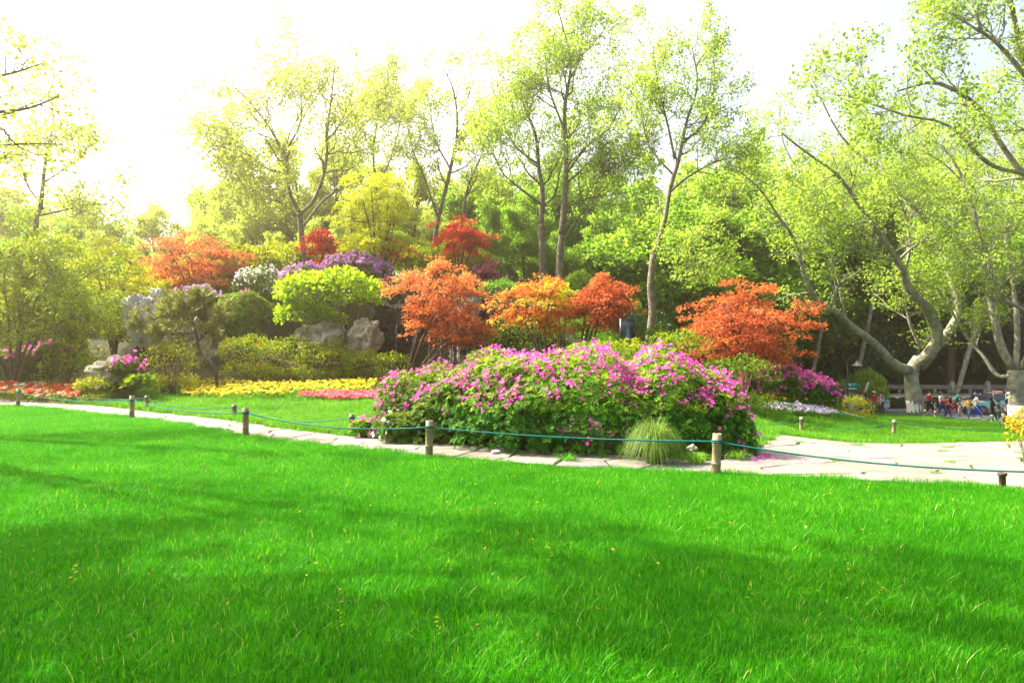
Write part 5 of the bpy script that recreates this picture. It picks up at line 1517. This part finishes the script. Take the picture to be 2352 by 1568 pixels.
for px, d, lab, h in ((1642, 8.73, "bamboo post on the lawn edge right of the sedge tuft", .55), (986, 10.32, "bamboo post in front of the left part of the azalea mound", .56), (566, 13.17, "bamboo post beside the path, third of the near row from the right", .56), (305, 16.9, "bamboo post beside the path, fourth of the near row from the right", .57), (43, 20.55, "bamboo post of the near row at the left edge, by the zinnias", .57)):
    near.append(post(X(px, d), d, h, .058, lab))
ends = [np.array([7.0, 6.55, HZ(7.0, 6.55) + .45]), *near, np.array([-21.5, 24.0, .5])]
post(7.0, 6.55, .55, .058, "bamboo post just outside the right edge holding the near rope")
def rope(name, pts, sags, label, r=.0085, jit=.0):
    segs = []
    for a, b_, s in zip(pts[:-1], pts[1:], sags):
        t = np.linspace(0, 1, 26)[:-1, None]; p = a * (1 - t) + b_ * t; p[:, 2] -= (4 * s * t * (1 - t))[:, 0]; segs.append(p)
    p = np.concatenate(segs + [pts[-1][None]])
    V, q, c = tubes(p[None], np.full((1, len(p)), r), 7)
    me = mesh_np(name, V - pts[0], [q, c], ROPE, True)
    o = obj(name, me, None, tuple(pts[0])); tag(o, label, "rope")
    return o
rope("fence_rope", ends, [.17, .05, .13, .12, .14, .1], "teal rope strung along the near row of bamboo posts", .0105)
far = []
for px, d, lab, h, ln in ((808, 13.54, "bamboo post with a double rope knot beyond the path, left of the mound", .42, (0, 0)), (540, 16.9, "low bamboo post beyond the path between two near posts", .36, (0, 0)), (337, 19.4, "bamboo post beyond the path just right of a near post", .42, (0, 0)), (88, 21.9, "bamboo post leaning to the right before the zinnia bed", .45, (0, .28))):
    far.append(post(X(px, d), d, h, .055, lab, ln, "bamboo posts of the far row left"))
rope("fence_rope", [np.array([-1.6, 12.3, .3]), *far, np.array([-22, 25.6, .5])], [.05, .2, .15, .12, .1], "teal rope strung along the far row of posts on the left", .009)
far = []
for px, d, lab, h in ((1838, 19.0, "bamboo post on the right bank, left of two, before the phlox", .46), (2050, 19.0, "bamboo post on the right bank, right of two", .47)):
    far.append(post(X(px, d), d, h, .05, lab, (0, 0), "bamboo posts of the right bank"))
e0 = np.array([4.3, 14.8, HZ(4.3, 14.8) + .38]); e1 = np.array([18.6, 20.0, HZ(18.6, 20) + .4])
rope("fence_rope", [e0, *far, e1], [.18, .2, .2], "teal rope sagging between posts on the right bank", .009)
far = []
for px, d, lab, h in ((2123, 37.2, "bamboo post beside the limewashed tree foot", .5), (2146, 36.2, "bamboo post at the road edge before the crowd, second from the tree", .5), (2276, 32, "bamboo post at the road edge before the dark-haired woman", .5), (2302, 27.5, "thick bamboo post at the lawn's far right corner", .6)):
    far.append(post(X(px, d), d, h, .07, lab, (0, 0), "bamboo posts along the road"))
rope("fence_rope", [P(2060, 945, 39.5), *far, np.array([25, 24, HZ(25, 24) + .4])], [.1, .05, .25, .15, .2], "teal rope along the road's edge before the crowd", .014)
# iron stub by the plaza
x, y = 5.45, 7.62
b = thing("iron_stub", (x, y, HZ(x, y)), "short dark iron stub post in the lawn at the plaza's corner", "post")
k = 14; th = np.arange(k) * 2 * math.pi / k
prof = [(-.1, .036), (.02, .036), (.17, .034), (.175, .047), (.205, .048), (.207, .036), (.19, .03)]
V = np.array([[rr * math.cos(t), rr * math.sin(t), z] for z, rr in prof for t in th]); q = []
for a in range(len(prof) - 1):
    for j in range(k): q.append([a * k + j, a * k + (j + 1) % k, (a + 1) * k + (j + 1) % k, (a + 1) * k + j])
obj("shaft", mesh_np("shaft", V, [np.array(q), ], STUB, True), b)
obj("cap", mesh_np("cap", np.array([[.03 * math.cos(t), .03 * math.sin(t), .19] for t in th]), [np.arange(k)[None]], STUB), b)

# ------------------------------------------------------------------ street lamp, signs
PAINT_D = solid("dark_green_paint", (.012, .03, .028), .4, .5)
b = P(1947, 934, 42.5); b[2] = ROAD_Z
lamp = thing("street_lamp", tuple(b), "dark street lamp with curved arm and bell shade by the road", "street lamp")
top = P(1942, 822, 42.5)[2]
mb = MB(); wood_add(mb, np.array([[b, b + [0, 0, .9], [b[0], b[1], top - .3]]]), np.array([[.085, .07, .05]]), 10); mb.build("pole", PAINT_D, lamp, True)
mb = MB(); wood_add(mb, np.array([[b, b + [0, 0, .35], b + [0, 0, .5]]]), np.array([[.16, .15, .085]]), 10); mb.build("base", PAINT_D, lamp, True)
arc = np.array([[b[0] + .3 * (1 - math.cos(t)), b[1], top - .3 + .38 * math.sin(t)] for t in np.linspace(0, math.pi * .93, 14)])
mb = MB(); wood_add(mb, arc[None], np.full((1, 14), .03), 6); mb.build("arm", PAINT_D, lamp, True)
e = arc[-1]; th = np.linspace(0, 2 * math.pi, 17)[:-1]
prof = [(.05, .04), (-.02, .09), (-.12, .13), (-.2, .26), (-.23, .31)]
V = np.array([[e[0] + r * math.cos(t), e[1] + r * math.sin(t), e[2] - .02 + z] for z, r in prof for t in th]); q = []
for a in range(4):
    for j in range(16): q.append([a * 16 + j, a * 16 + (j + 1) % 16, a * 16 + 16 + (j + 1) % 16, a * 16 + 16 + j])
mb = MB(); mb.add(V, np.array(q)); mb.build("shade", solid("pale_shade_paint", (.3, .33, .34), .4, .5), lamp, True)
mb = MB(); wood_add(mb, np.array([[e - [0, 0, .14], e - [0, 0, .24], e - [0, 0, .3]]]), np.array([[.06, .09, .02]]), 8); mb.build("bulb", solid("lamp_glass", (.6, .6, .58), .2, .5), lamp, True)

SIGN = solid("green_sign_paint", (.01, .30, .24), .5, .4); WHITE = solid("white_paint", (.75, .75, .75), .5, .4)
b = P(1962, 890, 47); sg = thing("road_sign", (b[0], b[1], ROAD_Z), "green road sign board with a white lower strip beside the lamp", "sign")
mb = MB().box((b[0], b[1], P(0, 885, 47)[2]), (1.32, .05, .32)); mb.build("board", SIGN, sg)
mb = MB().box((b[0], b[1], P(0, 892.5, 47)[2]), (1.32, .05, .1)); mb.build("white_strip", WHITE, sg)
for dx in (-.32, .36):
    mb = MB().box((b[0] + dx, b[1] - .03, P(0, 884, 47)[2]), (.1, .012, .13)); mb.build("white_mark", WHITE, sg)
for dx in (-.5, .5):
    zt = P(0, 894, 47)[2]; mb = MB().box((b[0] + dx, b[1] + .05, (ROAD_Z + zt + .3) / 2), (.06, .05, zt + .3 - ROAD_Z)); mb.build("leg", PAINT_D, sg)

# dark poster panel hanging on a post, turned away to the left
b = P(1441, 765, 23.2); pz = HZ(b[0] + .3, b[1])
pan = thing("poster_panel", (b[0], b[1], pz), "dark blue poster panel on a post behind the azalea mound", "poster", rz=R(38))
SCR = bpy.data.materials.new("poster_print"); nt, out = nodes_of(SCR)
tc = nt.nodes.new("ShaderNodeTexCoord"); sp = nt.nodes.new("ShaderNodeSeparateXYZ"); nt.links.new(tc.outputs["Generated"], sp.inputs[0])
c1 = ramp(nt, [(0, (.015, .05, .16)), (.2, (.02, .06, .2)), (.32, (.06, .08, .1)), (.42, (.012, .03, .035)), (.75, (.015, .035, .03)), (.88, (.06, .08, .085)), (1, (.01, .02, .02))], sp.outputs[2])
pb = nt.nodes.new("ShaderNodeBsdfPrincipled"); pb.inputs["Roughness"].default_value = .25; nt.links.new(c1, pb.inputs["Base Color"]); nt.links.new(pb.outputs[0], out.inputs[0])
FRM = solid("black_frame", (.01, .012, .014), .4, .5)
zc = b[2] - pz
o = MB().box((0, 0, zc), (.64, .05, .9)).build("print", SCR, pan, base=(0, 0, 0))
for x, z, w, h in ((-.335, zc, .03, .96), (.335, zc, .03, .96), (0, zc + .465, .64, .03), (0, zc - .465, .64, .03)):
    MB().box((x, 0, z), (w, .09, h)).build("frame_bar", FRM, pan, base=(0, 0, 0))
FIG = solid("pale_blue_print", (.10, .22, .32), .3, .4)
mb = MB(); mb.add(np.array([[-.12, -.032, zc - .2], [.1, -.032, zc - .2], [.04, -.032, zc + .12], [-.03, -.032, zc + .2], [-.07, -.032, zc + .1]]), np.arange(5)[None]); mb.build("pale_figure", FIG, pan, base=(0, 0, 0))
MB().box((.335, .08, (zc + .75) / 2), (.06, .06, zc + .75)).build("post", FRM, pan, base=(0, 0, 0))
MB().box((.15, .07, zc + .6), (.44, .05, .05)).build("bracket", FRM, pan, base=(0, 0, 0))

# ------------------------------------------------------------------ people
_cm = {}
def cloth(col):
    k = tuple(round(c, 3) for c in col)
    if k not in _cm:
        _cm[k] = solid("cloth_%d" % len(_cm), col, .85, .15, noise=(tuple(c * .75 for c in col), 14))
    return _cm[k]
SKIN = solid("skin", (.50, .31, .22), .55, .3)
HAIR = solid("black_hair", (.012, .010, .010), .5, .4)
SHOE_D = solid("dark_shoe", (.03, .03, .035), .6, .3)
SHOE_W = solid("white_shoe", (.6, .58, .58), .6, .3)
def person(px, d, h, label, shirt, trousers, face=-90, pose="walk", sleeve="long", hair="short", shoes=SHOE_D, shorts=False, cap=None, bag=None, lean=.0, hem=None, stripes=None, z=ROAD_Z, arm=None, group="people on the road", vest=None):
    s = h / 1.7
    x = X(px, d)
    root = thing("person", (x, d, z), label, "person", group, rz=R(face))
    # local: +x is forward (walking direction), y left
    st = {"walk": (.26, -.22, .1), "run": (.38, -.34, .28), "stand": (.05, -.04, .02)}[pose]
    aL, aR = (st[1] * .9, st[0] * .9)
    if pose == "stand": aL, aR = .06, .04
    J = {"pel": (0, 0, .93), "waist": (lean * .3, 0, 1.08), "chest": (lean * .7, 0, 1.28), "neck": (lean, 0, 1.46), "head": (lean * 1.15 + .015, 0, 1.57), "crown": (lean * 1.2, 0, 1.655),
         "hL": (.0, .095, .88), "kL": (st[0] * .6 + .05, .1, .49), "aL": (st[0], .1, .10), "tL": (st[0] + .15, .11, .04),
         "hR": (.0, -.095, .88), "kR": (st[1] * .35 + .06, -.1, .49), "aR": (st[1] - .03, -.1, .10 + st[2] * .8), "tR": (st[1] + .1, -.11, .04 + st[2] * .55),
         "sL": (lean * .92, .17, 1.405), "eL": (lean * .8 + aL * .5 - .04, .235, 1.15), "wL": (lean * .8 + aL + .12, .22, .96 + (.16 if pose == "run" else .02)), "fL": (lean * .8 + aL + .19, .20, .90 + (.18 if pose == "run" else 0)),
         "sR": (lean * .92, -.17, 1.405), "eR": (lean * .8 + aR * .5 - .04, -.235, 1.15), "wR": (lean * .8 + aR + .12, -.22, .96 + (.16 if pose == "run" else .02)), "fR": (lean * .8 + aR + .19, -.20, .90 + (.18 if pose == "run" else 0)),
         "nose": (lean * 1.15 + .115, 0, 1.565)}
    if arm == "front":
        for q_ in "LR":
            sg_ = 1 if q_ == "L" else -1
            J["e" + q_] = (lean + .08, .23 * sg_, 1.16); J["w" + q_] = (lean + .27, .1 * sg_, 1.13); J["f" + q_] = (lean + .33, .04 * sg_, 1.15)
    rad = {"pel": (.135, .12), "waist": (.125, .105), "chest": (.15, .115), "neck": (.058, .058), "head": (.088, .1), "crown": (.055, .065), "hL": (.09, .09), "hR": (.09, .09), "kL": (.06, .06), "kR": (.06, .06),
           "aL": (.042, .042), "aR": (.042, .042), "tL": (.035, .035), "tR": (.035, .035), "sL": (.062, .062), "sR": (.062, .062), "eL": (.045, .045), "eR": (.045, .045), "wL": (.032, .032), "wR": (.032, .032), "fL": (.028, .028), "fR": (.028, .028), "nose": (.018, .018)}
    E = [("pel", "waist"), ("waist", "chest"), ("chest", "neck"), ("neck", "head"), ("head", "crown"), ("head", "nose"), ("pel", "hL"), ("hL", "kL"), ("kL", "aL"), ("aL", "tL"), ("pel", "hR"), ("hR", "kR"), ("kR", "aR"), ("aR", "tR"),
         ("chest", "sL"), ("sL", "eL"), ("eL", "wL"), ("wL", "fL"), ("chest", "sR"), ("sR", "eR"), ("eR", "wR"), ("wR", "fR")]
    names = list(J)
    # children have larger heads
    hs = 1.0 + max(0, (1.45 - h)) * .45
    V = []
    for n_ in names:
        v = np.array(J[n_], float)
        if n_ in ("head", "crown", "nose"): v = np.array(J["neck"]) + (v - np.array(J["neck"])) * hs
        V.append(v * s)
    me = bpy.data.meshes.new("tmp"); me.from_pydata([tuple(v) for v in V], [(names.index(a), names.index(b_)) for a, b_ in E], [])
    to = bpy.data.objects.new("tmp", me); COL.objects.link(to)
    md = to.modifiers.new("Skin", 'SKIN'); md.use_smooth_shade = True
    sub = to.modifiers.new("Sub", 'SUBSURF'); sub.levels = 1; sub.render_levels = 1
    sv = me.skin_vertices[0].data
    for i_, n_ in enumerate(names):
        f = s * (hs if n_ in ("head", "crown", "nose") else 1)
        sv[i_].radius = (rad[n_][0] * f, rad[n_][1] * f); sv[i_].use_root = n_ == "pel"
    dg = bpy.context.evaluated_depsgraph_get(); bm_ = bpy.data.meshes.new_from_object(to.evaluated_get(dg))
    bpy.data.objects.remove(to); bpy.data.meshes.remove(me)
    bm_.name = "body"
    shirt_m, tr_m = cloth(shirt), cloth(trousers)
    bm_.materials.clear()
    st_m = cloth(stripes) if stripes else shirt_m
    hem_m = cloth(hem) if hem else shirt_m
    vest_m = cloth(vest) if vest else shirt_m
    for m in (SKIN, shirt_m, tr_m, shoes, st_m, hem_m, vest_m): bm_.materials.append(m)
    seg = [(np.array(V[names.index(a)]), np.array(V[names.index(b_)]), a, b_) for a, b_ in E]
    for p in bm_.polygons:
        c = np.array(p.center); best = 9; bn = None
        for a, b_, na, nb in seg:
            ab = b_ - a; t = np.clip(np.dot(c - a, ab) / np.dot(ab, ab), 0, 1); dd = np.linalg.norm(c - a - ab * t)
            if dd < best: best = dd; bn = (na, nb, t)
        na, nb, t = bn; zz = c[2] / s
        if nb in ("head", "crown", "nose"): mi = 0
        elif na == "chest" and nb == "neck": mi = 0 if t > .75 else 1
        elif nb[0] == "f" or (na[0] == "e" and nb[0] == "w"): mi = 0 if (sleeve == "short" or nb[0] == "f") else 1
        elif na[0] == "s": mi = 1 if (sleeve == "long" or t < .6) else 0
        elif nb[0] == "t": mi = 3
        elif na[0] == "k": mi = (0 if shorts else 2) if t < .9 else 3
        elif na[0] == "h" or nb in ("hL", "hR"): mi = 2
        else: mi = 1
        if mi == 1 and stripes and int(zz * 16) % 2 == 0: mi = 4
        if mi == 1 and hem and zz < 1.12: mi = 5
        if mi == 1 and vest and na in ("waist", "chest", "pel"): mi = 6
        p.material_index = mi; p.use_smooth = True
    body = obj("body", bm_, root)
    # hair: cap following the skull
    hc = V[names.index("head")] * .45 + V[names.index("crown")] * .55 + np.array([-.012 * s, 0, .0])
    import bmesh
    bm = bmesh.new(); bmesh.ops.create_icosphere(bm, subdivisions=3, radius=1)
    hr = .118 * s * hs
    for v in bm.verts:
        co = v.co.copy()
        zc_ = max(co.z, -.35 if co.x < .25 else .12)
        v.co = Vector((co.x * hr * .98 - .01 * s, co.y * hr * .86, zc_ * hr * .92))
        if hair == "long" and co.x < .2 and co.z < -.1: v.co.z -= .2 * s * min(1, (-co.z))
    hm = bpy.data.meshes.new("hair"); bm.to_mesh(hm); bm.free(); hm.materials.append(HAIR)
    for p in hm.polygons: p.use_smooth = True
    obj("hair", hm, root, tuple(hc))
    if cap:
        cc = hc + np.array([0, 0, .035 * s]); t_ = np.linspace(0, 2 * math.pi, 17)[:-1]
        pr = [(.0, .125), (.05, .12), (.095, .085), (.11, .0)]
        VV = np.array([[r * s * hs * math.cos(a), r * .92 * s * hs * math.sin(a), z_ * s] for z_, r in pr for a in t_]); q = []
        for a in range(3):
            for j in range(16): q.append([a * 16 + j, a * 16 + (j + 1) % 16, a * 16 + 16 + (j + 1) % 16, a * 16 + 16 + j])
        VB = np.array([[.07, -.09, .0], [.21, -.06, -.015], [.21, .06, -.015], [.07, .09, 0], [.07, -.09, .014], [.21, -.06, 0], [.21, .06, 0], [.07, .09, .014]]) * s
        mb = MB(); mb.add(VV, np.array(q)); mb.add(VB, np.array([[0, 1, 2, 3], [4, 7, 6, 5], [0, 4, 5, 1], [1, 5, 6, 2], [2, 6, 7, 3]]))
        mb.build("cap", cloth(cap), root, True, base=(0, 0, 0), loc=tuple(cc))
    if bag:
        import bmesh
        bm = bmesh.new(); bmesh.ops.create_cube(bm, size=1); bmesh.ops.bevel(bm, geom=bm.edges[:], offset=.22, segments=2, affect='EDGES')
        for v in bm.verts: v.co = Vector((v.co.x * .16 * s, v.co.y * .28 * s, v.co.z * .38 * s))
        gm = bpy.data.meshes.new("bag"); bm.to_mesh(gm); bm.free(); gm.materials.append(cloth(bag[0]))
        ch = V[names.index("chest")]
        bo = thing("backpack" if bag[1] == "back" else "shoulder_bag", (0, 0, 0), bag[2], "bag")
        obj("pack", gm, bo)
        mb = MB()
        for yy in (-.09, .09):
            a0 = np.array([[-.02, yy, .17], [.1, yy * 1.02, .19], [.25, yy * 1.0, .08], [.22, yy, -.14], [.04, yy, -.16]]) * s
            wood_add(mb, resample(a0, 12)[None], np.full((1, 12), .012 * s), 4)
        mb.build("straps", cloth(bag[0]), bo, True, base=(0, 0, 0), loc=(0, 0, 0))
        M = Matrix.Translation(Vector((x, d, z))) @ Matrix.Rotation(R(face), 4, 'Z')
        lp = Vector((ch[0] - .2 * s, 0, ch[2] - .02)) if bag[1] == "back" else Vector((ch[0] - .05, -.2 * s, ch[2] - .4 * s))
        bo.location = M @ lp; bo.rotation_euler = (0, 0, R(face))
    return root
# crowd at right; they move to the right unless said
person(2122, 45.5, 1.45, "child in navy striped shirt half hidden behind the limewashed trunk", (.55, .55, .55), (.28, .18, .09), -20, "walk", stripes=(.02, .025, .06), shorts=True)
person(2133, 44.5, 1.68, "adult in red and navy tracksuit top beside the limewashed tree", (.5, .02, .02), (.012, .012, .018), -75, "walk", hem=(.012, .02, .06))
person(2146, 44, 1.05, "small child in teal top and pink patterned trousers", (.1, .4, .38), (.5, .12, .22), -60, "walk", sleeve="short")
person(2160, 44, 1.68, "woman with long dark hair, white top, red jacket tied at the waist and jeans", (.66, .6, .6), (.03, .07, .2), -60, "walk", "short", "long", hem=(.55, .03, .04), arm="front", shoes=SHOE_W)
person(2174, 43.6, 1.38, "boy in plain red shirt and blue trousers", (.55, .02, .02), (.02, .025, .18), -30, "walk", "short")
person(2187, 45, 1.6, "bent figure in teal shirt and red trousers reaching to a toddler", (.02, .17, .16), (.45, .015, .03), -15, "run", "short", lean=.3)
person(2201, 43, .98, "toddler in white with a harness, running hand in hand", (.68, .66, .66), (.6, .56, .56), -40, "run", "short", shoes=SHOE_W, shorts=True, lean=.05)
person(2223, 42.5, 1.36, "boy in yellow shirt and light jeans with dark backpack", (.6, .36, .01), (.08, .2, .32), -150, "walk", "short", bag=((.012, .014, .03), "back", "dark backpack on the boy in the yellow shirt"))
person(2241, 43.5, 1.55, "person in blue cap and pale grey shirt carrying a bright blue flag", (.45, .43, .4), (.01, .03, .28), -20, "walk", "short", cap=(.08, .07, .4))
person(2277, 40, 1.6, "woman in black with long dark hair holding something yellow", (.015, .015, .018), (.012, .012, .015), -20, "walk", "long", "long", arm="front")
person(2292, 39, 1.45, "girl in dark jacket with yellow top and teal jeans", (.05, .045, .04), (.03, .12, .16), -30, "walk", "long", hem=(.5, .33, .06), arm="front")
person(2310, 38.5, 1.55, "woman in grey blue jacket with black bob hair, seen from behind", (.13, .16, .2), (.012, .012, .016), 30, "walk", "long", "long", hem=(.25, .26, .28))
person(2316, 41.5, 1.72, "officer in white cap and yellow green high visibility vest", (.1, .12, .16), (.02, .025, .05), -90, "stand", "long", cap=(.7, .7, .7), vest=(.35, .6, .05))
person(2331, 37, 1.15, "child in brown plaid shirt at the right edge of the crowd", (.38, .22, .18), (.1, .08, .08), -20, "walk", "long", stripes=(.55, .42, .36))
person(2236, 47, 1.6, "dark figure behind the person in the blue cap", (.05, .06, .1), (.02, .02, .03), -90, "stand", "long")
G2 = "people walking behind the low hedge"
person(1941, 44, 1.7, "balding man in white shirt at the left end of the far group", (.6, .6, .6), (.05, .05, .07), -10, "walk", "short", group=G2)
person(1966, 44.5, 1.62, "person in white shirt with black hair looking away, behind the hedge", (.6, .61, .64), (.05, .05, .07), 160, "walk", "short", group=G2)
person(1978, 44, 1.6, "person in pale grey top in the middle of the far group", (.5, .5, .54), (.05, .05, .07), -90, "stand", "short", group=G2)
person(1991, 43.5, 1.45, "shorter person with red backpack turned away", (.3, .22, .2), (.04, .04, .06), 40, "walk", "short", group=G2, bag=((.45, .015, .02), "back", "red backpack carried by a shorter person of the far group"))
person(2006, 45, 1.62, "person in red top and white cap of the far group", (.5, .02, .02), (.04, .04, .06), -90, "walk", "long", "long", cap=(.7, .62, .64), group=G2)
person(2023, 43, 1.7, "man in navy and white striped shirt at the right end of the far group", (.62, .62, .62), (.04, .04, .06), -150, "walk", "short", stripes=(.015, .02, .07), arm="front", group=G2, bag=((.02, .12, .4), "back", "bright blue bag behind the man in stripes"))
# tour flag held above the far group, and blue flag at the crowd
fp0, fp1 = P(1985, 905, 44), P(1996, 874, 44)
fl = thing("tour_flag", tuple(fp0), "rolled orange and white guide flag held up over the far group", "flag")
mb = MB(); wood_add(mb, np.array([[P(1975, 935, 44), (fp0 + P(1975, 935, 44)) / 2, fp1]]), np.array([[.012, .012, .012]]), 5); mb.build("stick", solid("orange_stick", (.55, .12, .02), .5, .4), fl)
pk = resample([P(1986, 902, 44), P(1991, 889, 44), P(1995, 877, 44)], 8)
mb = MB(); wood_add(mb, pk[None], np.array([[.02, .05, .07, .075, .07, .08, .06, .03]]), 7); mb.build("cloth", cloth((.7, .6, .58)), fl, True)
bf = P(2246, 940, 43.2)
fl = thing("blue_flag", tuple(bf), "bright blue flag hanging at the side of the person in the cap", "flag")
gx_, gz_ = np.meshgrid(np.linspace(-.2, .2, 9), np.linspace(-.3, .22, 8))
V = np.stack([gx_ * (1 - .35 * (gz_ - .32)) , .07 * np.sin(gx_ * 14 + gz_ * 4), gz_ + .12 * gx_], -1).reshape(-1, 3); i = (np.arange(7)[:, None] * 9 + np.arange(8)[None]).ravel()
me = mesh_np("cloth", V, [np.stack([i, i + 1, i + 10, i + 9], 1)], cloth((.01, .04, .45)), True); obj("cloth", me, fl)
mb = MB(); wood_add(mb, np.array([[[-.34, 0, .42], [0, 0, .0], [.3, 0, -.42]]]), np.full((1, 3), .012), 5); mb.build("stick", WHITE, fl, base=(0, 0, 0), loc=(0, -.09, 0))

# ------------------------------------------------------------------ taxi
def car(px, d, face, label, paint, band):
    x = X(px, d); root = thing("taxi_car", (x, d, ROAD_Z), label, "car", "cars on the road", rz=R(face))
    PT = solid("car_paint_%d" % px, paint, .25, .6); BD = solid("car_band_%d" % px, band, .3, .6)
    GL = solid("car_glass_%d" % px, (.03, .045, .05), .08, .7); TY = solid("tyre_rubber_%d" % px, (.015, .015, .016), .8, .2); RM = solid("alloy_%d" % px, (.35, .36, .38), .35, .5, .8)
    # length along x: front +
    st = [(-2.25, .45, .86, .60), (-2.1, .34, .98, .74), (-1.5, .30, 1.02, .83), (-.6, .28, .98, .86), (.6, .28, .97, .86), (1.35, .30, .92, .84), (1.95, .34, .80, .76), (2.25, .42, .66, .58)]
    V = []
    for xx, z0, z1, w in st:
        for yy, zz in ((-w * .9, z0), (-w, z0 + .15), (-w, (z0 + z1) / 2 + .05), (-w * .93, z1 - .04), (-w * .8, z1), (w * .8, z1), (w * .93, z1 - .04), (w, (z0 + z1) / 2 + .05), (w, z0 + .15), (w * .9, z0)): V.append((xx, yy, zz))
    q = []; mi = []
    for a in range(len(st) - 1):
        for j in range(9): q.append([a * 10 + j, a * 10 + j + 1, a * 10 + 11 + j, a * 10 + 10 + j]); mi.append(1 if j in (2, 6) else 0)
        q.append([a * 10 + 9, a * 10, a * 10 + 10, a * 10 + 19]); mi.append(0)
    obj("body", mesh_np("body", np.array(V), [np.array(q), np.stack([np.arange(10)[::-1], np.arange(10) + 10 * (len(st) - 1)])], [PT, BD], True, None, mi + [0, 0]), root)
    cab = [(-1.75, .99, .70), (-1.05, 1.40, .58), (-.2, 1.46, .60), (.35, 1.42, .59), (1.2, .96, .72)]
    zb = .95
    V = []; 
    for xx, z1, w in cab: V += [(xx, -.78, zb), (xx, -w, z1 - .02), (xx, w, z1 - .02), (xx, .78, zb)]
    def qd(a, j): return [a * 4 + j, a * 4 + j + 1, a * 4 + 5 + j, a * 4 + 4 + j]
    obj("roof", mesh_np("roof", np.array(V)[:, :] + [0, 0, .012], [np.array([qd(1, 1), qd(2, 1)])], PT, True), root)
    obj("windscreen", mesh_np("windscreen", np.array(V), [np.array([qd(3, 1)])], GL), root)
    obj("rear_window", mesh_np("rear_window", np.array(V), [np.array([qd(0, 1)])], GL), root)
    for j in (0, 2):
        for a0, a1 in ((0, 2), (2, 4)):
            obj("side_window", mesh_np("side_window", np.array(V), [np.array([qd(a, j) for a in range(a0, a1)])], GL), root)
    for yy in (-.7, .7):
        for xx in (-.25, .6):
            mb = MB(); wood_add(mb, np.array([[(xx, yy * 1.1, zb), (xx - .05, yy * .87, 1.43)]]), np.array([[.03, .03]]), 5); mb.build("pillar", PT, root, base=(0, 0, 0), loc=(0, 0, 0))
    for xx in (-1.4, 1.4):
        for yy in (-.8, .8):
            V2, q2, c2 = tubes(np.array([[(0, -.1, 0), (0, -.09, 0), (0, .09, 0), (0, .1, 0)]]), np.array([[.28, .315, .315, .28]]), 20)
            w = obj("wheel", mesh_np("wheel", V2, [q2, c2], TY, False), root, (xx, yy, .315))
            t_ = np.arange(10) * 2 * math.pi / 10; sgn = 1 if yy > 0 else -1
            mb = MB()
            for k in range(5):
                a = k * 2 * math.pi / 5; mb.box((math.cos(a) * .11, sgn * .105, math.sin(a) * .11), (.19, .02, .06)) if False else wood_add(mb, np.array([[(0, sgn * .105, 0), (math.cos(a) * .2, sgn * .105, math.sin(a) * .2)]]), np.array([[.035, .022]]), 4)
            tr_ = np.linspace(0, 2 * math.pi, 21)
            wood_add(mb, np.array([[(math.cos(a) * .2, sgn * .102, math.sin(a) * .2) for a in tr_]]), np.full((1, 21), .018), 4)
            mb.build("rim", RM, w, base=(0, 0, 0), loc=(0, 0, 0))
    LT = solid("headlamp_%d" % px, (.7, .72, .72), .1, .6); RL = solid("tail_lamp_%d" % px, (.4, .02, .02), .2, .5)
    for yy in (-.56, .56):
        MB().box((2.12, yy, .66), (.18, .3, .13)).build("headlight", LT, root, base=(0, 0, 0)); MB().box((-2.19, yy, .8), (.12, .3, .14)).build("taillight", RL, root, base=(0, 0, 0))
        MB().box((.75, yy * 1.66, .99), (.1, .16, .12)).build("mirror", PT, root, base=(0, 0, 0))
    MB().box((2.24, 0, .45), (.1, 1.2, .16)).build("bumper_grille", TY, root, base=(0, 0, 0))
    MB().box((-.2, 0, 1.53), (.22, .72, .13)).build("roof_sign", solid("roof_sign_%d" % px, (.62, .3, .2), .4, .4), root, base=(0, 0, 0))
    return root
car(2283, 47.0, 180, "silver and teal taxi with orange roof sign behind the crowd", (.45, .47, .47), (.06, .38, .36))
car(1958, 47.5, 180, "second pale taxi mostly hidden behind the far group", (.5, .52, .53), (.06, .38, .36))

# ------------------------------------------------------------------ sunlit haze
HZM = bpy.data.materials.new("haze_air"); nt, out = nodes_of(HZM)
pv_ = nt.nodes.new("ShaderNodeVolumePrincipled")
pv_.inputs["Color"].default_value = (1.0, .86, .56, 1); pv_.inputs["Density"].default_value = HAZE_D
pv_.inputs["Anisotropy"].default_value = HAZE_G
nt.links.new(pv_.outputs[0], out.inputs["Volume"])
if HAZE_D > 0:
    hb = MB().box((0, 290, 14.5), (860, 720, 38)).build("haze", HZM)
    tag(hb, "warm sunlit haze filling the park air", "haze", None, "stuff")
